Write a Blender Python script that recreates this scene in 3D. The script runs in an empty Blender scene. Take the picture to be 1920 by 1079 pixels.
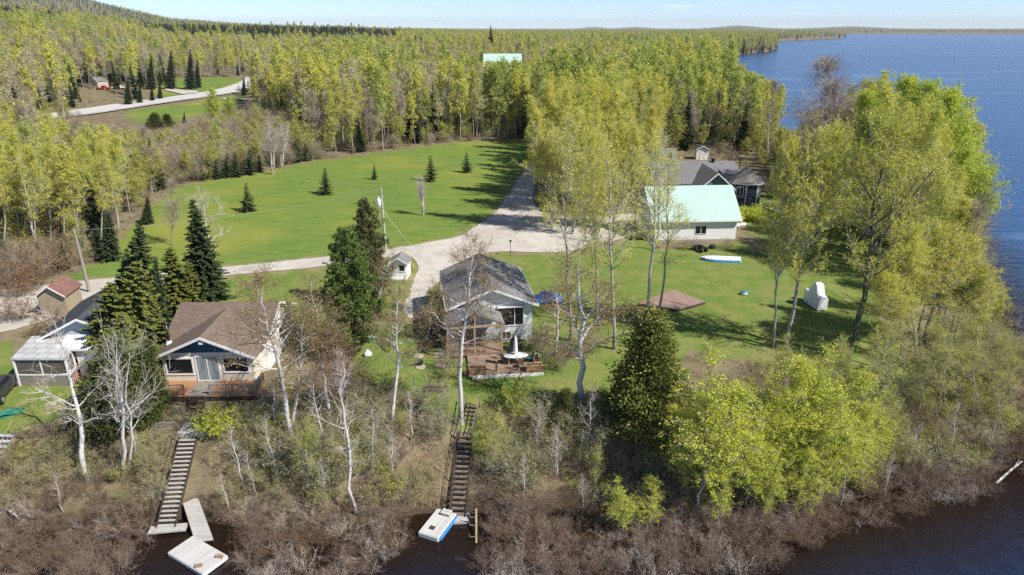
import bpy, bmesh, math, random
import numpy as np
from mathutils import Vector, Matrix, Euler, Quaternion
SC = bpy.context.scene
COL = SC.collection
R = math.radians
rng = np.random.default_rng(7)
random.seed(7)
PITCH = R(20.8); FOC = 1280.0; CAMZ = 26.0; ZW = -4.5
cP, sP = math.cos(PITCH), math.sin(PITCH)

# ------------------------------------------------------------------ site survey: sight lines to points of the place
def ray(px, py):
    a = (px - 960) / FOC; b = (py - 539.5) / FOC
    return np.array([a, cP - b * sP, -sP - b * cP])
def at(px, py, z=0.0):
    d = ray(px, py); t = (z - CAMZ) / d[2]
    return np.array([d[0] * t, d[1] * t, z])
def proj(x, y, z):
    dz = z - CAMZ; zc = y * cP - dz * sP; yc = -dz * cP - y * sP
    return 960 + FOC * x / zc, 539.5 + FOC * yc / zc, zc
def XY(lst, z=0.0): return np.array([at(p[0], p[1], z)[:2] for p in lst])

# ------------------------------------------------------------------ terrain
near_shore = XY([(-120, 1010), (0, 1000), (150, 985), (285, 985), (345, 975), (400, 985), (480, 1000), (600, 1000), (700, 985), (790, 965), (900, 962),
                 (1000, 985), (1200, 985), (1350, 985), (1500, 955), (1650, 925), (1760, 905), (1850, 885), (1960, 850)], ZW)
tip = XY([(2030, 800), (2030, 745), (1985, 705), (1935, 680), (1900, 650), (1870, 600), (1845, 540), (1815, 470), (1755, 405), (1650, 350),
          (1545, 305), (1470, 270), (1425, 235), (1395, 190), (1365, 150), (1345, 122), (1340, 112), (1362, 104.5), (1440, 98), (1457, 92),
          (1450, 87), (1405, 83), (1420, 79.5), (1500, 76), (1570, 72.5), (1588, 70.5), (1560, 69), (1470, 67.6), (1500, 66), (1590, 64.4), (1700, 64.6), (1920, 65.2), (2300, 66)], ZW)
LAKE = np.vstack([[(-500, 20), (-140, 27), (-60, 33.5)], near_shore, tip, [(9000, 2600), (9000, -600), (-500, -600)]])

def pip(x, y, P):
    ins = np.zeros(x.shape, bool); n = len(P); j = n - 1
    for i in range(n):
        xi, yi = P[i]; xj, yj = P[j]
        c = (yi > y) != (yj > y)
        if yi != yj: ins ^= c & (x < (xj - xi) * (y - yi) / (yj - yi) + xi)
        j = i
    return ins
def segdist(x, y, P, closed=True):
    d = np.full(x.shape, 1e9); n = len(P)
    for i in range(n if closed else n - 1):
        ax, ay = P[i]; bx, by = P[(i + 1) % n]
        dx, dy = bx - ax, by - ay; L = dx * dx + dy * dy + 1e-9
        t = np.clip(((x - ax) * dx + (y - ay) * dy) / L, 0, 1)
        d = np.minimum(d, (x - ax - t * dx) ** 2 + (y - ay - t * dy) ** 2)
    return np.sqrt(d)
def inland(x, y):
    x = np.asarray(x, float); y = np.asarray(y, float)
    w = np.sin(x * .45 + 1.3) * np.cos(y * .37) * .35
    return np.where(pip(x, y, LAKE), -1, 1) * segdist(x, y, LAKE) + w
def sst(a, b, x):
    t = np.clip((x - a) / (b - a), 0, 1); return t * t * (3 - 2 * t)
HILL_AZ = [-80, -50, -42, -36, -33.5, -31.5, -30, -28, -25, -21, -17.5, -14, 90]
HILL_Z = [60, 95, 100, 96, 97, 102, 104, 76, 37, 18, 5, 2, 4]
R1_AZ = [-60, -36, -32, -29, -25, -20, -7, 90]; R1_Z = [24, 21, 17, 12.5, 5, 2, 0, 0]; R2_AZ = [-60, -36, -32, -29, -25, -20, -13, -9, -4, 0, 90]; R2_Z = [26, 23, 17, 10, 12, 14, 13, 8, 2, 0, 0]
def hgt(x, y, full=False):
    x = np.asarray(x, float); y = np.asarray(y, float)
    d = inland(x, y); dist = np.hypot(x, y); az = np.degrees(np.arctan2(x, np.maximum(y, .1)))
    dd = np.where(x > 12, d / (1 + .5 * sst(12, 24, x)), d)
    z = np.interp(dd, [-60, -6, -.6, 0, .8, 5, 8, 12], [-10, -6.2, -4.9, -4.5, -4.05, -.95, -.2, 0])
    r = np.interp(az, R1_AZ, R1_Z) * sst(230, 640, dist) + np.interp(az, R2_AZ, R2_Z) * sst(650, 1150, dist)
    r = r + np.interp(az, HILL_AZ, HILL_Z) * sst(1700, 3600, dist) * (1 - .0 * az) * np.where(az < -12, 1, 0.6)
    r = r + 7 * sst(4500, 8500, dist)
    r = r + 30 * sst(4500, 7500, dist) * (np.exp(-((az - 17.2) / 1.9) ** 2) + .7 * np.exp(-((az - 24.8) / 2.2) ** 2) + .6 * np.exp(-((az - 9.6) / 1.2) ** 2) + .6 * np.exp(-((az - 6.4) / .9) ** 2))
    r = r * sst(0, 60, d)
    bump = (np.sin(x * .31) * np.cos(y * .27 + 1) + .6 * np.sin(x * .83 + y * .71)) * .06 * sst(0, 3, d) * (1 - .7 * sst(7, 12, dd))
    z = z + r + bump
    return (z, d) if full else z
def hz(x, y): return float(hgt(np.array([x]), np.array([y]))[0])
TS = np.geomspace(20, 3000, 900)
def gp(px, py):
    d = ray(px, py)
    X = d[0] * TS; Y = d[1] * TS; Z = CAMZ + d[2] * TS
    dz = Z - hgt(X, Y); i = int(np.argmax(dz < 0))
    if i == 0: return at(px, py, 0)
    t = TS[i - 1] + (TS[i] - TS[i - 1]) * dz[i - 1] / (dz[i - 1] - dz[i])
    return np.array([d[0] * t, d[1] * t, hz(d[0] * t, d[1] * t)])

# ------------------------------------------------------------------ areas of the ground
LAWN = XY([(985, 262), (850, 268), (700, 289), (600, 302), (500, 322), (400, 338), (330, 352), (290, 385), (235, 440), (190, 490), (115, 522), (200, 526),
           (430, 505), (600, 489), (740, 472), (862, 449), (930, 408), (968, 355), (1000, 320), (1000, 285)])
ROAD = XY([(-260, 575), (0, 545), (200, 523), (430, 501), (600, 484), (740, 467), (862, 445), (925, 405), (958, 360), (985, 318), (1001, 300), (1012, 300), (1008, 330), (1000, 360), (1000, 385),
           (1030, 408), (1110, 408), (1180, 402), (1230, 395), (1215, 425), (1195, 440), (1120, 462), (1060, 474), (990, 474), (920, 472), (880, 490), (800, 545), (796, 600),
           (782, 604), (752, 590), (770, 545), (786, 500), (770, 479), (735, 482), (600, 502), (430, 517), (200, 548), (130, 585), (60, 612), (-60, 640), (-260, 640)])
HWYC = np.array([at(-160, 252)[:2], at(0, 232)[:2], at(140, 216)[:2], at(250, 200)[:2], at(340, 187)[:2], at(410, 177)[:2], at(450, 168)[:2], at(480, 157)[:2], at(490, 148)[:2]])
YARD = XY([(680, 560), (800, 560), (1000, 640), (1090, 480), (1200, 470), (1320, 470), (1420, 460), (1520, 500), (1640, 580), (1700, 660), (1740, 720), (1560, 700), (1420, 680),
           (1300, 660), (1180, 720), (1090, 760), (960, 800), (860, 790), (760, 740), (690, 720)]); YARD5 = XY([(925, 478), (1060, 476), (1125, 464), (1210, 442), (1225, 470), (1380, 455), (1470, 470), (1400, 640), (1000, 640), (960, 560)])
YARD2 = XY([(430, 515), (590, 503), (600, 560), (560, 620), (540, 660), (300, 640), (300, 560)])
YARD3 = XY([(-200, 660), (0, 640), (60, 690), (160, 740), (130, 790), (0, 800), (-200, 800)])
YARD4 = XY([(585, 503), (735, 484), (800, 470), (930, 470), (1000, 500), (1010, 640), (800, 640), (790, 700), (690, 720), (600, 640), (560, 600)])
VERGE = XY([(230, 216), (250, 209), (340, 197), (440, 182), (470, 176), (450, 190), (400, 208), (340, 226), (290, 232), (250, 226)])
YARD6 = XY([(1370, 400), (1390, 350), (1470, 340), (1590, 400), (1720, 480), (1740, 560), (1640, 580), (1560, 540), (1440, 470)])
VERGE2 = XY([(280, 180), (330, 155), (440, 150), (480, 158), (440, 168), (330, 186)])
TROAD = XY([(310, 172.5), (372, 175), (372, 178.5), (345, 181), (310, 176)])

def new_mesh(name, v, f, smooth=False):
    me = bpy.data.meshes.new(name)
    v = np.asarray(v, np.float32).reshape(-1, 3)
    if isinstance(f, np.ndarray):
        n, k = f.shape
        me.vertices.add(len(v)); me.vertices.foreach_set('co', v.ravel())
        me.loops.add(n * k); me.loops.foreach_set('vertex_index', f.astype(np.int32).ravel())
        me.polygons.add(n); me.polygons.foreach_set('loop_start', np.arange(0, n * k, k, dtype=np.int32))
        me.update(calc_edges=True)
    else:
        me.from_pydata([tuple(map(float, p)) for p in v], [], f); me.update()
    me.polygons.foreach_set('use_smooth', np.full(len(me.polygons), smooth))
    return me
def link(name, me, mats=(), parent=None, loc=None, rot=None):
    o = bpy.data.objects.new(name, me); COL.objects.link(o)
    for m in (mats if isinstance(mats, (list, tuple)) else [mats]):
        if me is not None: me.materials.append(m)
    if parent is not None: o.parent = parent
    if loc is not None: o.location = loc
    if rot is not None: o.rotation_euler = rot
    return o
def tag(o, label=None, cat=None, group=None, kind=None):
    if label: o['label'] = label
    if cat: o['category'] = cat
    if group: o['group'] = group
    if kind: o['kind'] = kind
    return o
def thing(name, label, cat, loc=(0, 0, 0), rz=0.0, group=None):
    o = bpy.data.objects.new(name, None); COL.objects.link(o); o.empty_display_size = .3
    o.location = [float(q) for q in loc]; o.rotation_euler = (0, 0, rz)
    return tag(o, label, cat, group)

# ------------------------------------------------------------------ materials
class NT:
    def __init__(s, name):
        s.m = bpy.data.materials.new(name); s.m.use_nodes = True; s.t = s.m.node_tree; s.t.nodes.clear()
        s.out = s.t.nodes.new('ShaderNodeOutputMaterial')
    def n(s, typ, **kw):
        nd = s.t.nodes.new('ShaderNode' + typ)
        for k, v in kw.items():
            if k.startswith('i_'): nd.inputs[k[2:].replace('_', ' ')].default_value = v
            else: setattr(nd, k, v)
        return nd
    def l(s, a, b): s.t.links.new(a, b)
    def mix(s, fac, a, b, blend='MIX'):
        m = s.t.nodes.new('ShaderNodeMix'); m.data_type = 'RGBA'; m.blend_type = blend
        for sock, v in ((m.inputs[0], fac), (m.inputs[6], a), (m.inputs[7], b)):
            if hasattr(v, 'is_linked'): s.l(v, sock)
            else: sock.default_value = (*v, 1) if isinstance(v, (tuple, list)) and len(v) == 3 else v
        return m.outputs[2]
    def math(s, op, a, b=0.0):
        m = s.t.nodes.new('ShaderNodeMath'); m.operation = op
        for k, v in enumerate((a, b)):
            if hasattr(v, 'is_linked'): s.l(v, m.inputs[k])
            else: m.inputs[k].default_value = v
        return m.outputs[0]
    def ramp(s, fac, lo, hi):
        m = s.t.nodes.new('ShaderNodeMapRange'); m.inputs[1].default_value = lo; m.inputs[2].default_value = hi
        m.interpolation_type = 'SMOOTHSTEP'; s.l(fac, m.inputs[0]); return m.outputs[0]
    def coords(s, which='Object', scale=(1, 1, 1)):
        tc = s.t.nodes.new('ShaderNodeTexCoord'); mp = s.t.nodes.new('ShaderNodeMapping'); mp.inputs['Scale'].default_value = scale
        s.l(tc.outputs[which], mp.inputs[0]); return mp.outputs[0]
    def noise(s, vec, scale, detail=4, rough=.6):
        nd = s.t.nodes.new('ShaderNodeTexNoise'); nd.inputs['Scale'].default_value = scale; nd.inputs['Detail'].default_value = detail; nd.inputs['Roughness'].default_value = rough
        if vec is not None: s.l(vec, nd.inputs['Vector'])
        return nd.outputs[0]
    def bsdf(s, col, rough=.8, spec=.25, bump=None, bstr=.3, bdist=.05, metal=0):
        b = s.t.nodes.new('ShaderNodeBsdfPrincipled'); b.inputs['Roughness'].default_value = rough; b.inputs['Specular IOR Level'].default_value = spec; b.inputs['Metallic'].default_value = metal
        if hasattr(col, 'is_linked'): s.l(col, b.inputs['Base Color'])
        else: b.inputs['Base Color'].default_value = (*col, 1)
        if bump is not None:
            bp = s.t.nodes.new('ShaderNodeBump'); bp.inputs['Strength'].default_value = bstr; bp.inputs['Distance'].default_value = bdist
            s.l(bump, bp.inputs['Height']); s.l(bp.outputs[0], b.inputs['Normal'])
        s.l(b.outputs[0], s.out.inputs[0]); return b
def M(name, c1, c2=None, scale=4, rough=.75, spec=.25, stretch=(1, 1, 1), bstr=.25, metal=0, which='Object'):
    t = NT(name); v = t.coords(which, stretch); nz = t.noise(v, scale)
    c2 = c2 or tuple(q * .72 for q in c1)
    t.bsdf(t.mix(t.ramp(nz, .3, .7), c1, c2), rough, spec, nz, bstr, .02, metal); return t.m
def siding(name, c, pitch=.16, dirt=.8, depth=.6):
    t = NT(name); v = t.coords('Object'); sx = t.n('SeparateXYZ'); t.l(v, sx.inputs[0])
    fr = t.math('FRACT', t.math('MULTIPLY', sx.outputs[2], 1 / pitch))
    nz = t.noise(v, 1.3); edge = t.ramp(fr, .0, .18)
    col = t.mix(t.ramp(nz, .35, .75), c, tuple(q * dirt for q in c))
    col = t.mix(t.math('MULTIPLY', t.math('SUBTRACT', 1.0, edge), depth), col, tuple(q * .35 for q in c))
    t.bsdf(col, .6, .3, fr, .35, .015); return t.m
def shingles(name, c1, c2, u='x', bw=.32, bh=.16, mort=None):
    t = NT(name); v = t.coords('Object'); sx = t.n('SeparateXYZ'); t.l(v, sx.inputs[0]); cb = t.n('CombineXYZ')
    t.l(sx.outputs[0 if u == 'x' else 1], cb.inputs[0]); t.l(t.math('MULTIPLY', sx.outputs[2], 2.2), cb.inputs[1])
    br = t.n('TexBrick', i_Scale=1.0); br.inputs['Brick Width'].default_value = bw; br.inputs['Row Height'].default_value = bh; br.inputs['Mortar Size'].default_value = .012
    br.inputs['Color1'].default_value = (*c1, 1); br.inputs['Color2'].default_value = (*c2, 1); br.inputs['Mortar'].default_value = (*(mort or tuple(q * .35 for q in c1)), 1)
    t.l(cb.outputs[0], br.inputs['Vector'])
    big = t.noise(v, .5, 3); fine = t.noise(v, 9, 3)
    col = t.mix(t.math('MULTIPLY', t.ramp(big, .35, .7), .45), br.outputs[0], tuple(q * .6 for q in c2))
    col = t.mix(t.math('MULTIPLY', t.ramp(fine, .4, .75), .35), col, tuple(min(1, q * 1.35) for q in c1))
    t.bsdf(col, .9, .15, br.outputs['Fac'], -.4, .02); return t.m
def planks(name, c1, c2, axis='x', width=.14, gap=.35, rough=.8):
    t = NT(name); v = t.coords('Object'); sx = t.n('SeparateXYZ'); t.l(v, sx.inputs[0])
    q = t.math('MULTIPLY', sx.outputs['xyz'.index(axis)], 1 / width); fr = t.math('FRACT', q)
    wn = t.n('TexWhiteNoise', noise_dimensions='1D'); t.l(t.math('FLOOR', q), wn.inputs['W'])
    st = t.coords('Object', tuple(8 if a == axis else 1.5 for a in 'xyz')); nz = t.noise(st, 3, 5)
    col = t.mix(wn.outputs[0], c1, c2); col = t.mix(t.math('MULTIPLY', t.ramp(nz, .4, .75), .5), col, tuple(k * .55 for k in c2))
    e = t.math('SUBTRACT', 1.0, t.ramp(fr, .0, .14)); col = t.mix(t.math('MULTIPLY', e, gap), col, tuple(k * .12 for k in c2))
    t.bsdf(col, rough, .2, t.ramp(fr, 0, .14), .4, .01); return t.m
def ribbed(name, c, pitch=.3, axis='x', rough=.4):
    t = NT(name); v = t.coords('Object'); sx = t.n('SeparateXYZ'); t.l(v, sx.inputs[0])
    fr = t.math('FRACT', t.math('MULTIPLY', sx.outputs['xyz'.index(axis)], 1 / pitch)); e = t.math('ABSOLUTE', t.math('SUBTRACT', fr, .5)); line = t.ramp(e, .10, .03)
    nz = t.noise(v, .8); col = t.mix(t.ramp(nz, .3, .8), c, tuple(q * .86 for q in c)); col = t.mix(t.math('MULTIPLY', line, .28), col, tuple(q * .5 for q in c))
    t.bsdf(col, rough, .4, line, .5, .03); return t.m
def leafm(name, cols, trans=.35, rough=.55, seas=.6):
    """leaf colour varies tree to tree (object random), clump to clump (noise) and leaf to leaf (island random)"""
    t = NT(name); oi = t.n('ObjectInfo'); geo = t.n('NewGeometry'); v = t.coords('Object'); nz = t.noise(v, seas, 2)
    col = t.mix(oi.outputs['Random'], cols[0], cols[1])
    col = t.mix(t.ramp(nz, .38, .66), col, cols[2])
    col = t.mix(t.math('MULTIPLY', geo.outputs['Random Per Island'], .55), col, cols[3])
    b = t.bsdf(col, rough, .25); tr = t.n('BsdfTranslucent'); t.l(t.mix(1.0, col, (trans, trans, trans * .7), 'MULTIPLY'), tr.inputs[0])
    mx = t.n('AddShader'); t.l(b.outputs[0], mx.inputs[0]); t.l(tr.outputs[0], mx.inputs[1]); t.l(mx.outputs[0], t.out.inputs[0]); return t.m
def barkm(name, pale, dark, lo=.5, hi=.62, base_dark=True, zs=(6, 6, 1.4)):
    t = NT(name); oi = t.n('ObjectInfo'); v = t.coords('Object', zs); nz = t.noise(v, 1.6, 5, .65); v2 = t.coords('Object')
    col = t.mix(t.ramp(nz, lo, hi), pale, dark); col = t.mix(t.math('MULTIPLY', oi.outputs['Random'], .4), col, tuple(q * .6 for q in pale))
    if base_dark:
        sx = t.n('SeparateXYZ'); t.l(v2, sx.inputs[0]); lowmask = t.ramp(sx.outputs[2], 2.2, .1)
        col = t.mix(t.math('MULTIPLY', lowmask, t.ramp(t.noise(v2, 3, 3), .38, .6)), col, dark)
    t.bsdf(col, .85, .2, nz, .3, .02); return t.m

ASP = (.36, .385, .05)
m_leaf = leafm('aspen leaf', [(.41, .40, .048), (.32, .37, .042), (.47, .43, .075), (.24, .25, .035)], .78)
m_fgreen = leafm('green aspen leaf', [(.315, .365, .07), (.26, .32, .06), (.37, .40, .085), (.18, .215, .045)], .7)
m_fdull = leafm('dull young leaf', [(.36, .35, .13), (.33, .33, .12), (.42, .38, .16), (.24, .22, .09)], .6)
m_lime = leafm('poplar leaf', [(.34, .41, .045), (.29, .375, .04), (.41, .44, .06), (.19, .24, .03)], .75)
m_sap = leafm('sapling leaf', [(.39, .43, .04), (.33, .40, .035), (.46, .45, .055), (.21, .25, .025)], .75, seas=1.2)
m_bud = leafm('birch bud leaf', [(.33, .26, .085), (.34, .23, .09), (.38, .31, .10), (.20, .14, .06)], .5)
m_olive = leafm('shrub leaf', [(.26, .27, .07), (.24, .26, .08), (.34, .33, .09), (.13, .13, .045)], .5, seas=1.0)
m_yel = leafm('young shrub leaf', [(.35, .38, .05), (.30, .34, .055), (.42, .41, .07), (.18, .20, .035)], .6, seas=1.0)
m_willow = leafm('willow leaf', [(.27, .29, .14), (.25, .28, .145), (.34, .35, .18), (.15, .16, .09)], .5, seas=1.0)
m_redbud = leafm('red bud leaf', [(.36, .20, .10), (.37, .24, .11), (.42, .29, .13), (.20, .12, .07)], .45)
m_spruce = leafm('spruce needle', [(.055, .085, .032), (.07, .095, .036), (.085, .112, .04), (.028, .044, .02)], .15, .7)
m_pine = leafm('pine needle', [(.12, .19, .042), (.125, .18, .05), (.18, .245, .055), (.06, .09, .028)], .2, .6)
m_pine2 = leafm('old pine needle', [(.14, .135, .055), (.135, .135, .055), (.18, .175, .07), (.07, .075, .033)], .2, .6)
m_cedar = leafm('cedar spray', [(.17, .19, .04), (.145, .175, .038), (.215, .225, .045), (.11, .125, .03)], .2, .7, 1.0)
m_cedar2 = leafm('dark cedar spray', [(.10, .13, .034), (.105, .132, .034), (.155, .175, .042), (.045, .062, .02)], .2, .7, 1.0)
m_blossom = leafm('blossom', [(.62, .55, .52), (.66, .58, .55), (.7, .64, .6), (.45, .36, .33)], .25)
b_aspen = barkm('aspen bark', (.43, .42, .36), (.07, .06, .05), .56, .66)
b_birch = barkm('birch bark', (.66, .63, .60), (.10, .085, .075), .56, .64)
b_grey = barkm('grey bark', (.30, .27, .24), (.10, .085, .07), .48, .62, False)
b_dark = barkm('dark poplar bark', (.20, .19, .175), (.035, .03, .028), .44, .56, False)
b_con = barkm('conifer bark', (.13, .10, .08), (.05, .04, .035), .45, .6, False)
t_pale = M('pale twig', (.52, .47, .42), (.38, .33, .29), 3)
t_grey = M('grey twig', (.38, .32, .265), (.27, .22, .175), 3)
t_brown = M('brown twig', (.19, .135, .10), (.12, .085, .065), 3)
t_red = M('red brown twig', (.40, .27, .23), (.30, .19, .16), 3)
t_purple = M('purple grey twig', (.205, .145, .11), (.32, .25, .20), 1.5)
m_straw = M('straw', (.60, .47, .30), (.48, .36, .22), 2)
# ------------------------------------------------------------------ plants: each kind is grown once as mesh data, then copied
class Acc:
    def __init__(s): s.v = []; s.f = []; s.m = []; s.n = 0
    def add(s, v, f, mi=0):
        v = np.asarray(v, float).reshape(-1, 3); f = np.asarray(f, int) + s.n
        s.v.append(v); s.f.append(f); s.m.append(np.full(len(f), mi)); s.n += len(v)
    def mesh(s, name, mats, smooth=False):
        me = new_mesh(name, np.vstack(s.v), np.vstack(s.f), smooth)
        for m in mats: me.materials.append(m)
        me.polygons.foreach_set('material_index', np.concatenate(s.m).astype(np.int32)); return me
def unit(a): return a / (np.linalg.norm(a, axis=-1, keepdims=True) + 1e-9)
def rdir(g, n): return unit(g.normal(size=(n, 3)))
def tube(acc, pts, rad, sides=6, mi=0):
    pts = np.asarray(pts, float); n = len(pts); d = unit(np.gradient(pts, axis=0))
    a = np.cross(d, [0.0, 1.0, 0.02]); bad = np.linalg.norm(a, axis=1) < .15; a[bad] = np.cross(d[bad], [1.0, 0, 0]); a = unit(a); b = np.cross(d, a)
    th = np.linspace(0, 2 * np.pi, sides, endpoint=False); rad = np.asarray(rad, float)
    v = pts[:, None] + rad[:, None, None] * (np.cos(th)[None, :, None] * a[:, None] + np.sin(th)[None, :, None] * b[:, None])
    i, j = np.meshgrid(np.arange(n - 1), np.arange(sides), indexing='ij'); k = (j + 1) % sides
    acc.add(v, np.stack([i * sides + j, i * sides + k, (i + 1) * sides + k, (i + 1) * sides + j], -1).reshape(-1, 4), mi)
def sticks(acc, P0, P1, P2, r0, r1, mi=0):
    """many thin three-sided bent twigs at once"""
    n = len(P0)
    if n == 0: return
    d = unit(P2 - P0); a = unit(np.cross(d, np.array([.31, .47, .83]))); b = np.cross(d, a)
    r0 = np.broadcast_to(np.asarray(r0, float), (n,)); r1 = np.broadcast_to(np.asarray(r1, float), (n,)); v = np.zeros((n, 9, 3))
    for q, (P, r) in enumerate(((P0, r0), (P1, (r0 + r1) / 2), (P2, r1))):
        for k in range(3):
            th = 2 * math.pi * k / 3; v[:, q * 3 + k] = P + r[:, None] * (math.cos(th) * a + math.sin(th) * b)
    f = []
    for q in (0, 1):
        for k in range(3): f.append([q * 3 + k, q * 3 + (k + 1) % 3, q * 3 + 3 + (k + 1) % 3, q * 3 + 3 + k])
    acc.add(v, (np.array(f)[None] + (np.arange(n) * 9)[:, None, None]).reshape(-1, 4), mi)
def leaves(acc, g, P, size, mi=1, nrm=None, aspect=.8, flat=0.0):
    n = len(P)
    if n == 0: return
    nn = unit(rdir(g, n) + np.array([0, 0, .75])); d = unit(np.cross(nn, rdir(g, n))); u = np.cross(nn, d); s = size * g.uniform(.45, 1.5, n)[:, None]
    A = P - d * s * .5; B = P + u * s * .5 * aspect; C = P + d * s * .5; D = P - u * s * .5 * aspect
    acc.add(np.stack([A, B, C, D], 1), (np.arange(n) * 4)[:, None] + np.arange(4)[None], mi)
def spray(acc, g, P, D, L, W, mi=1, tilt=.5):
    """elongated leaf sprays pointing along D"""
    n = len(P); D = unit(D); s = unit(np.cross(D, unit(np.array([0, 0, 1.0]) + g.normal(size=(n, 3)) * tilt)))
    L = np.broadcast_to(np.asarray(L, float), (n,))[:, None]; W = np.broadcast_to(np.asarray(W, float), (n,))[:, None]
    acc.add(np.stack([P, P + D * L * .45 + s * W, P + D * L, P + D * L * .45 - s * W], 1), (np.arange(n) * 4)[:, None] + np.arange(4)[None], mi)
def lerp_path(pts, u):
    t = np.clip(u, 0, .9999) * (len(pts) - 1); i = t.astype(int); f = (t - i)[:, None]
    return pts[i] * (1 - f) + pts[i + 1] * f

def broadleaf(seed, H=17, r0=.16, crown0=.4, cr=2.3, nl=34, up=50, nsub=8, ntw=5, twl=.55, nleaf=4, lsize=.12, lmat=None, wood=None, twig=None,
              wob=.25, stems=1, top=.35, spread=.4, crook=.12, twr=.006, split=True, sides=7, gap=.0, droop=0.0, hi=True, sym=1.0, dead=0.0, patch=.0):
    """trunk (with limbs) and crown (twigs and leaves) of a broad-leaved tree"""
    g = np.random.default_rng(seed); wd = Acc(); cw = Acc()
    for st in range(stems):
        n = 11; t = np.linspace(0, 1, n); az = g.uniform(0, 6.28); sp = spread * (st > 0 or stems > 1)
        hh = H * (1 if st == 0 else g.uniform(.7, .97))
        pts = np.zeros((n, 3)); pts[:, 2] = t * hh
        w = np.cumsum(g.normal(size=(n, 2)) * wob * hh / 17 * .55, axis=0); w -= w[0]; pts[:, :2] = w + np.outer(t ** .8, [math.cos(az), math.sin(az)]) * sp * hh * .3
        rad = r0 * (1 if st == 0 else g.uniform(.6, .9)) * ((1 - t) ** .8 * .93 + .05); rad[0] *= 1.22
        tube(wd, pts, rad, sides)
        nli = nl if st == 0 else int(nl * .7)
        uu = crown0 + (1 - crown0) * np.sort(g.uniform(0, 1, nli)) ** .85 * .985; azs = np.arange(nli) * 2.4 + g.normal(size=nli) * .6
        for u, a in zip(uu, azs):
            tt = (u - crown0) / (1 - crown0); shp = (min(1, .45 + tt * 2.2)) * (1 - max(0, tt - top) / (1 - top) * .8)
            L = cr * shp * g.uniform(.6, 1.25) * (1 + (sym - 1) * math.cos(a))
            if L < .25: continue
            e = R(up + 22 * tt) + g.normal() * .16; p0 = lerp_path(pts, np.array([u]))[0]
            k = 6; q = np.linspace(0, 1, k); dirh = np.array([math.cos(a), math.sin(a), 0])
            curve = np.outer(q * L * math.cos(e), dirh) + np.outer(L * (math.sin(e) * q + .25 * q * q * (1 if droop == 0 else -droop)), [0, 0, 1.0])
            lp = p0 + curve + np.cumsum(g.normal(size=(k, 3)) * crook * L * .35, axis=0) * q[:, None]
            lr = max(.010, min(rad[min(n - 1, int(u * n))] * .55, .02 * L + .012)); tube(wd, lp, lr * (1 - q * .82), 4 if hi else 3)
            ns = max(2, int(nsub * min(1.3, L / cr + .2))); v = g.uniform(.22, 1, ns); s0 = lerp_path(lp, v); ld = unit(lp[-1] - lp[0])
            sd = unit(ld * .8 + rdir(g, ns) * .95 + np.array([0, 0, .25 - droop])); sl = (.22 + .42 * (1 - v * .55)) * L * g.uniform(.6, 1.3, ns) + .15
            s2 = s0 + sd * sl[:, None] + rdir(g, ns) * .1 * sl[:, None]; s1 = (s0 + s2) / 2 + rdir(g, ns) * .1 * sl[:, None]
            sticks(cw, s0, s1, s2, np.maximum(.007, lr * .4), twr, 0)
            m = ns * ntw; idx = np.repeat(np.arange(ns), ntw); x = g.uniform(.2, 1.0, m)[:, None]
            t0 = np.where(x < .5, s0[idx] + (s1 - s0)[idx] * x * 2, s1[idx] + (s2 - s1)[idx] * (x - .5) * 2)
            td = unit(sd[idx] * .7 + rdir(g, m) * .9 + np.array([0, 0, .3 - droop * 1.6])); tl = (twl * g.uniform(.5, 1.4, m))[:, None]
            t2 = t0 + td * tl; t1 = (t0 + t2) / 2 + rdir(g, m) * tl * .08; sticks(cw, t0, t1, t2, twr, twr * .55, 0)
            if nleaf and g.uniform() > dead:
                kk = int(nleaf); ix = np.repeat(np.arange(m), kk); y = g.uniform(.15, 1.08, m * kk)[:, None]
                P = t0[ix] + (t2 - t0)[ix] * y + rdir(g, m * kk) * (twl * .12 + lsize * .5)
                if patch: P = P[g.uniform(size=len(P)) > patch * (.5 + .5 * np.sin(P[:, 0] * 2.1 + P[:, 2] * 1.7 + seed))]
                leaves(cw, g, P, lsize, 1)
    return wd, cw
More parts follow.
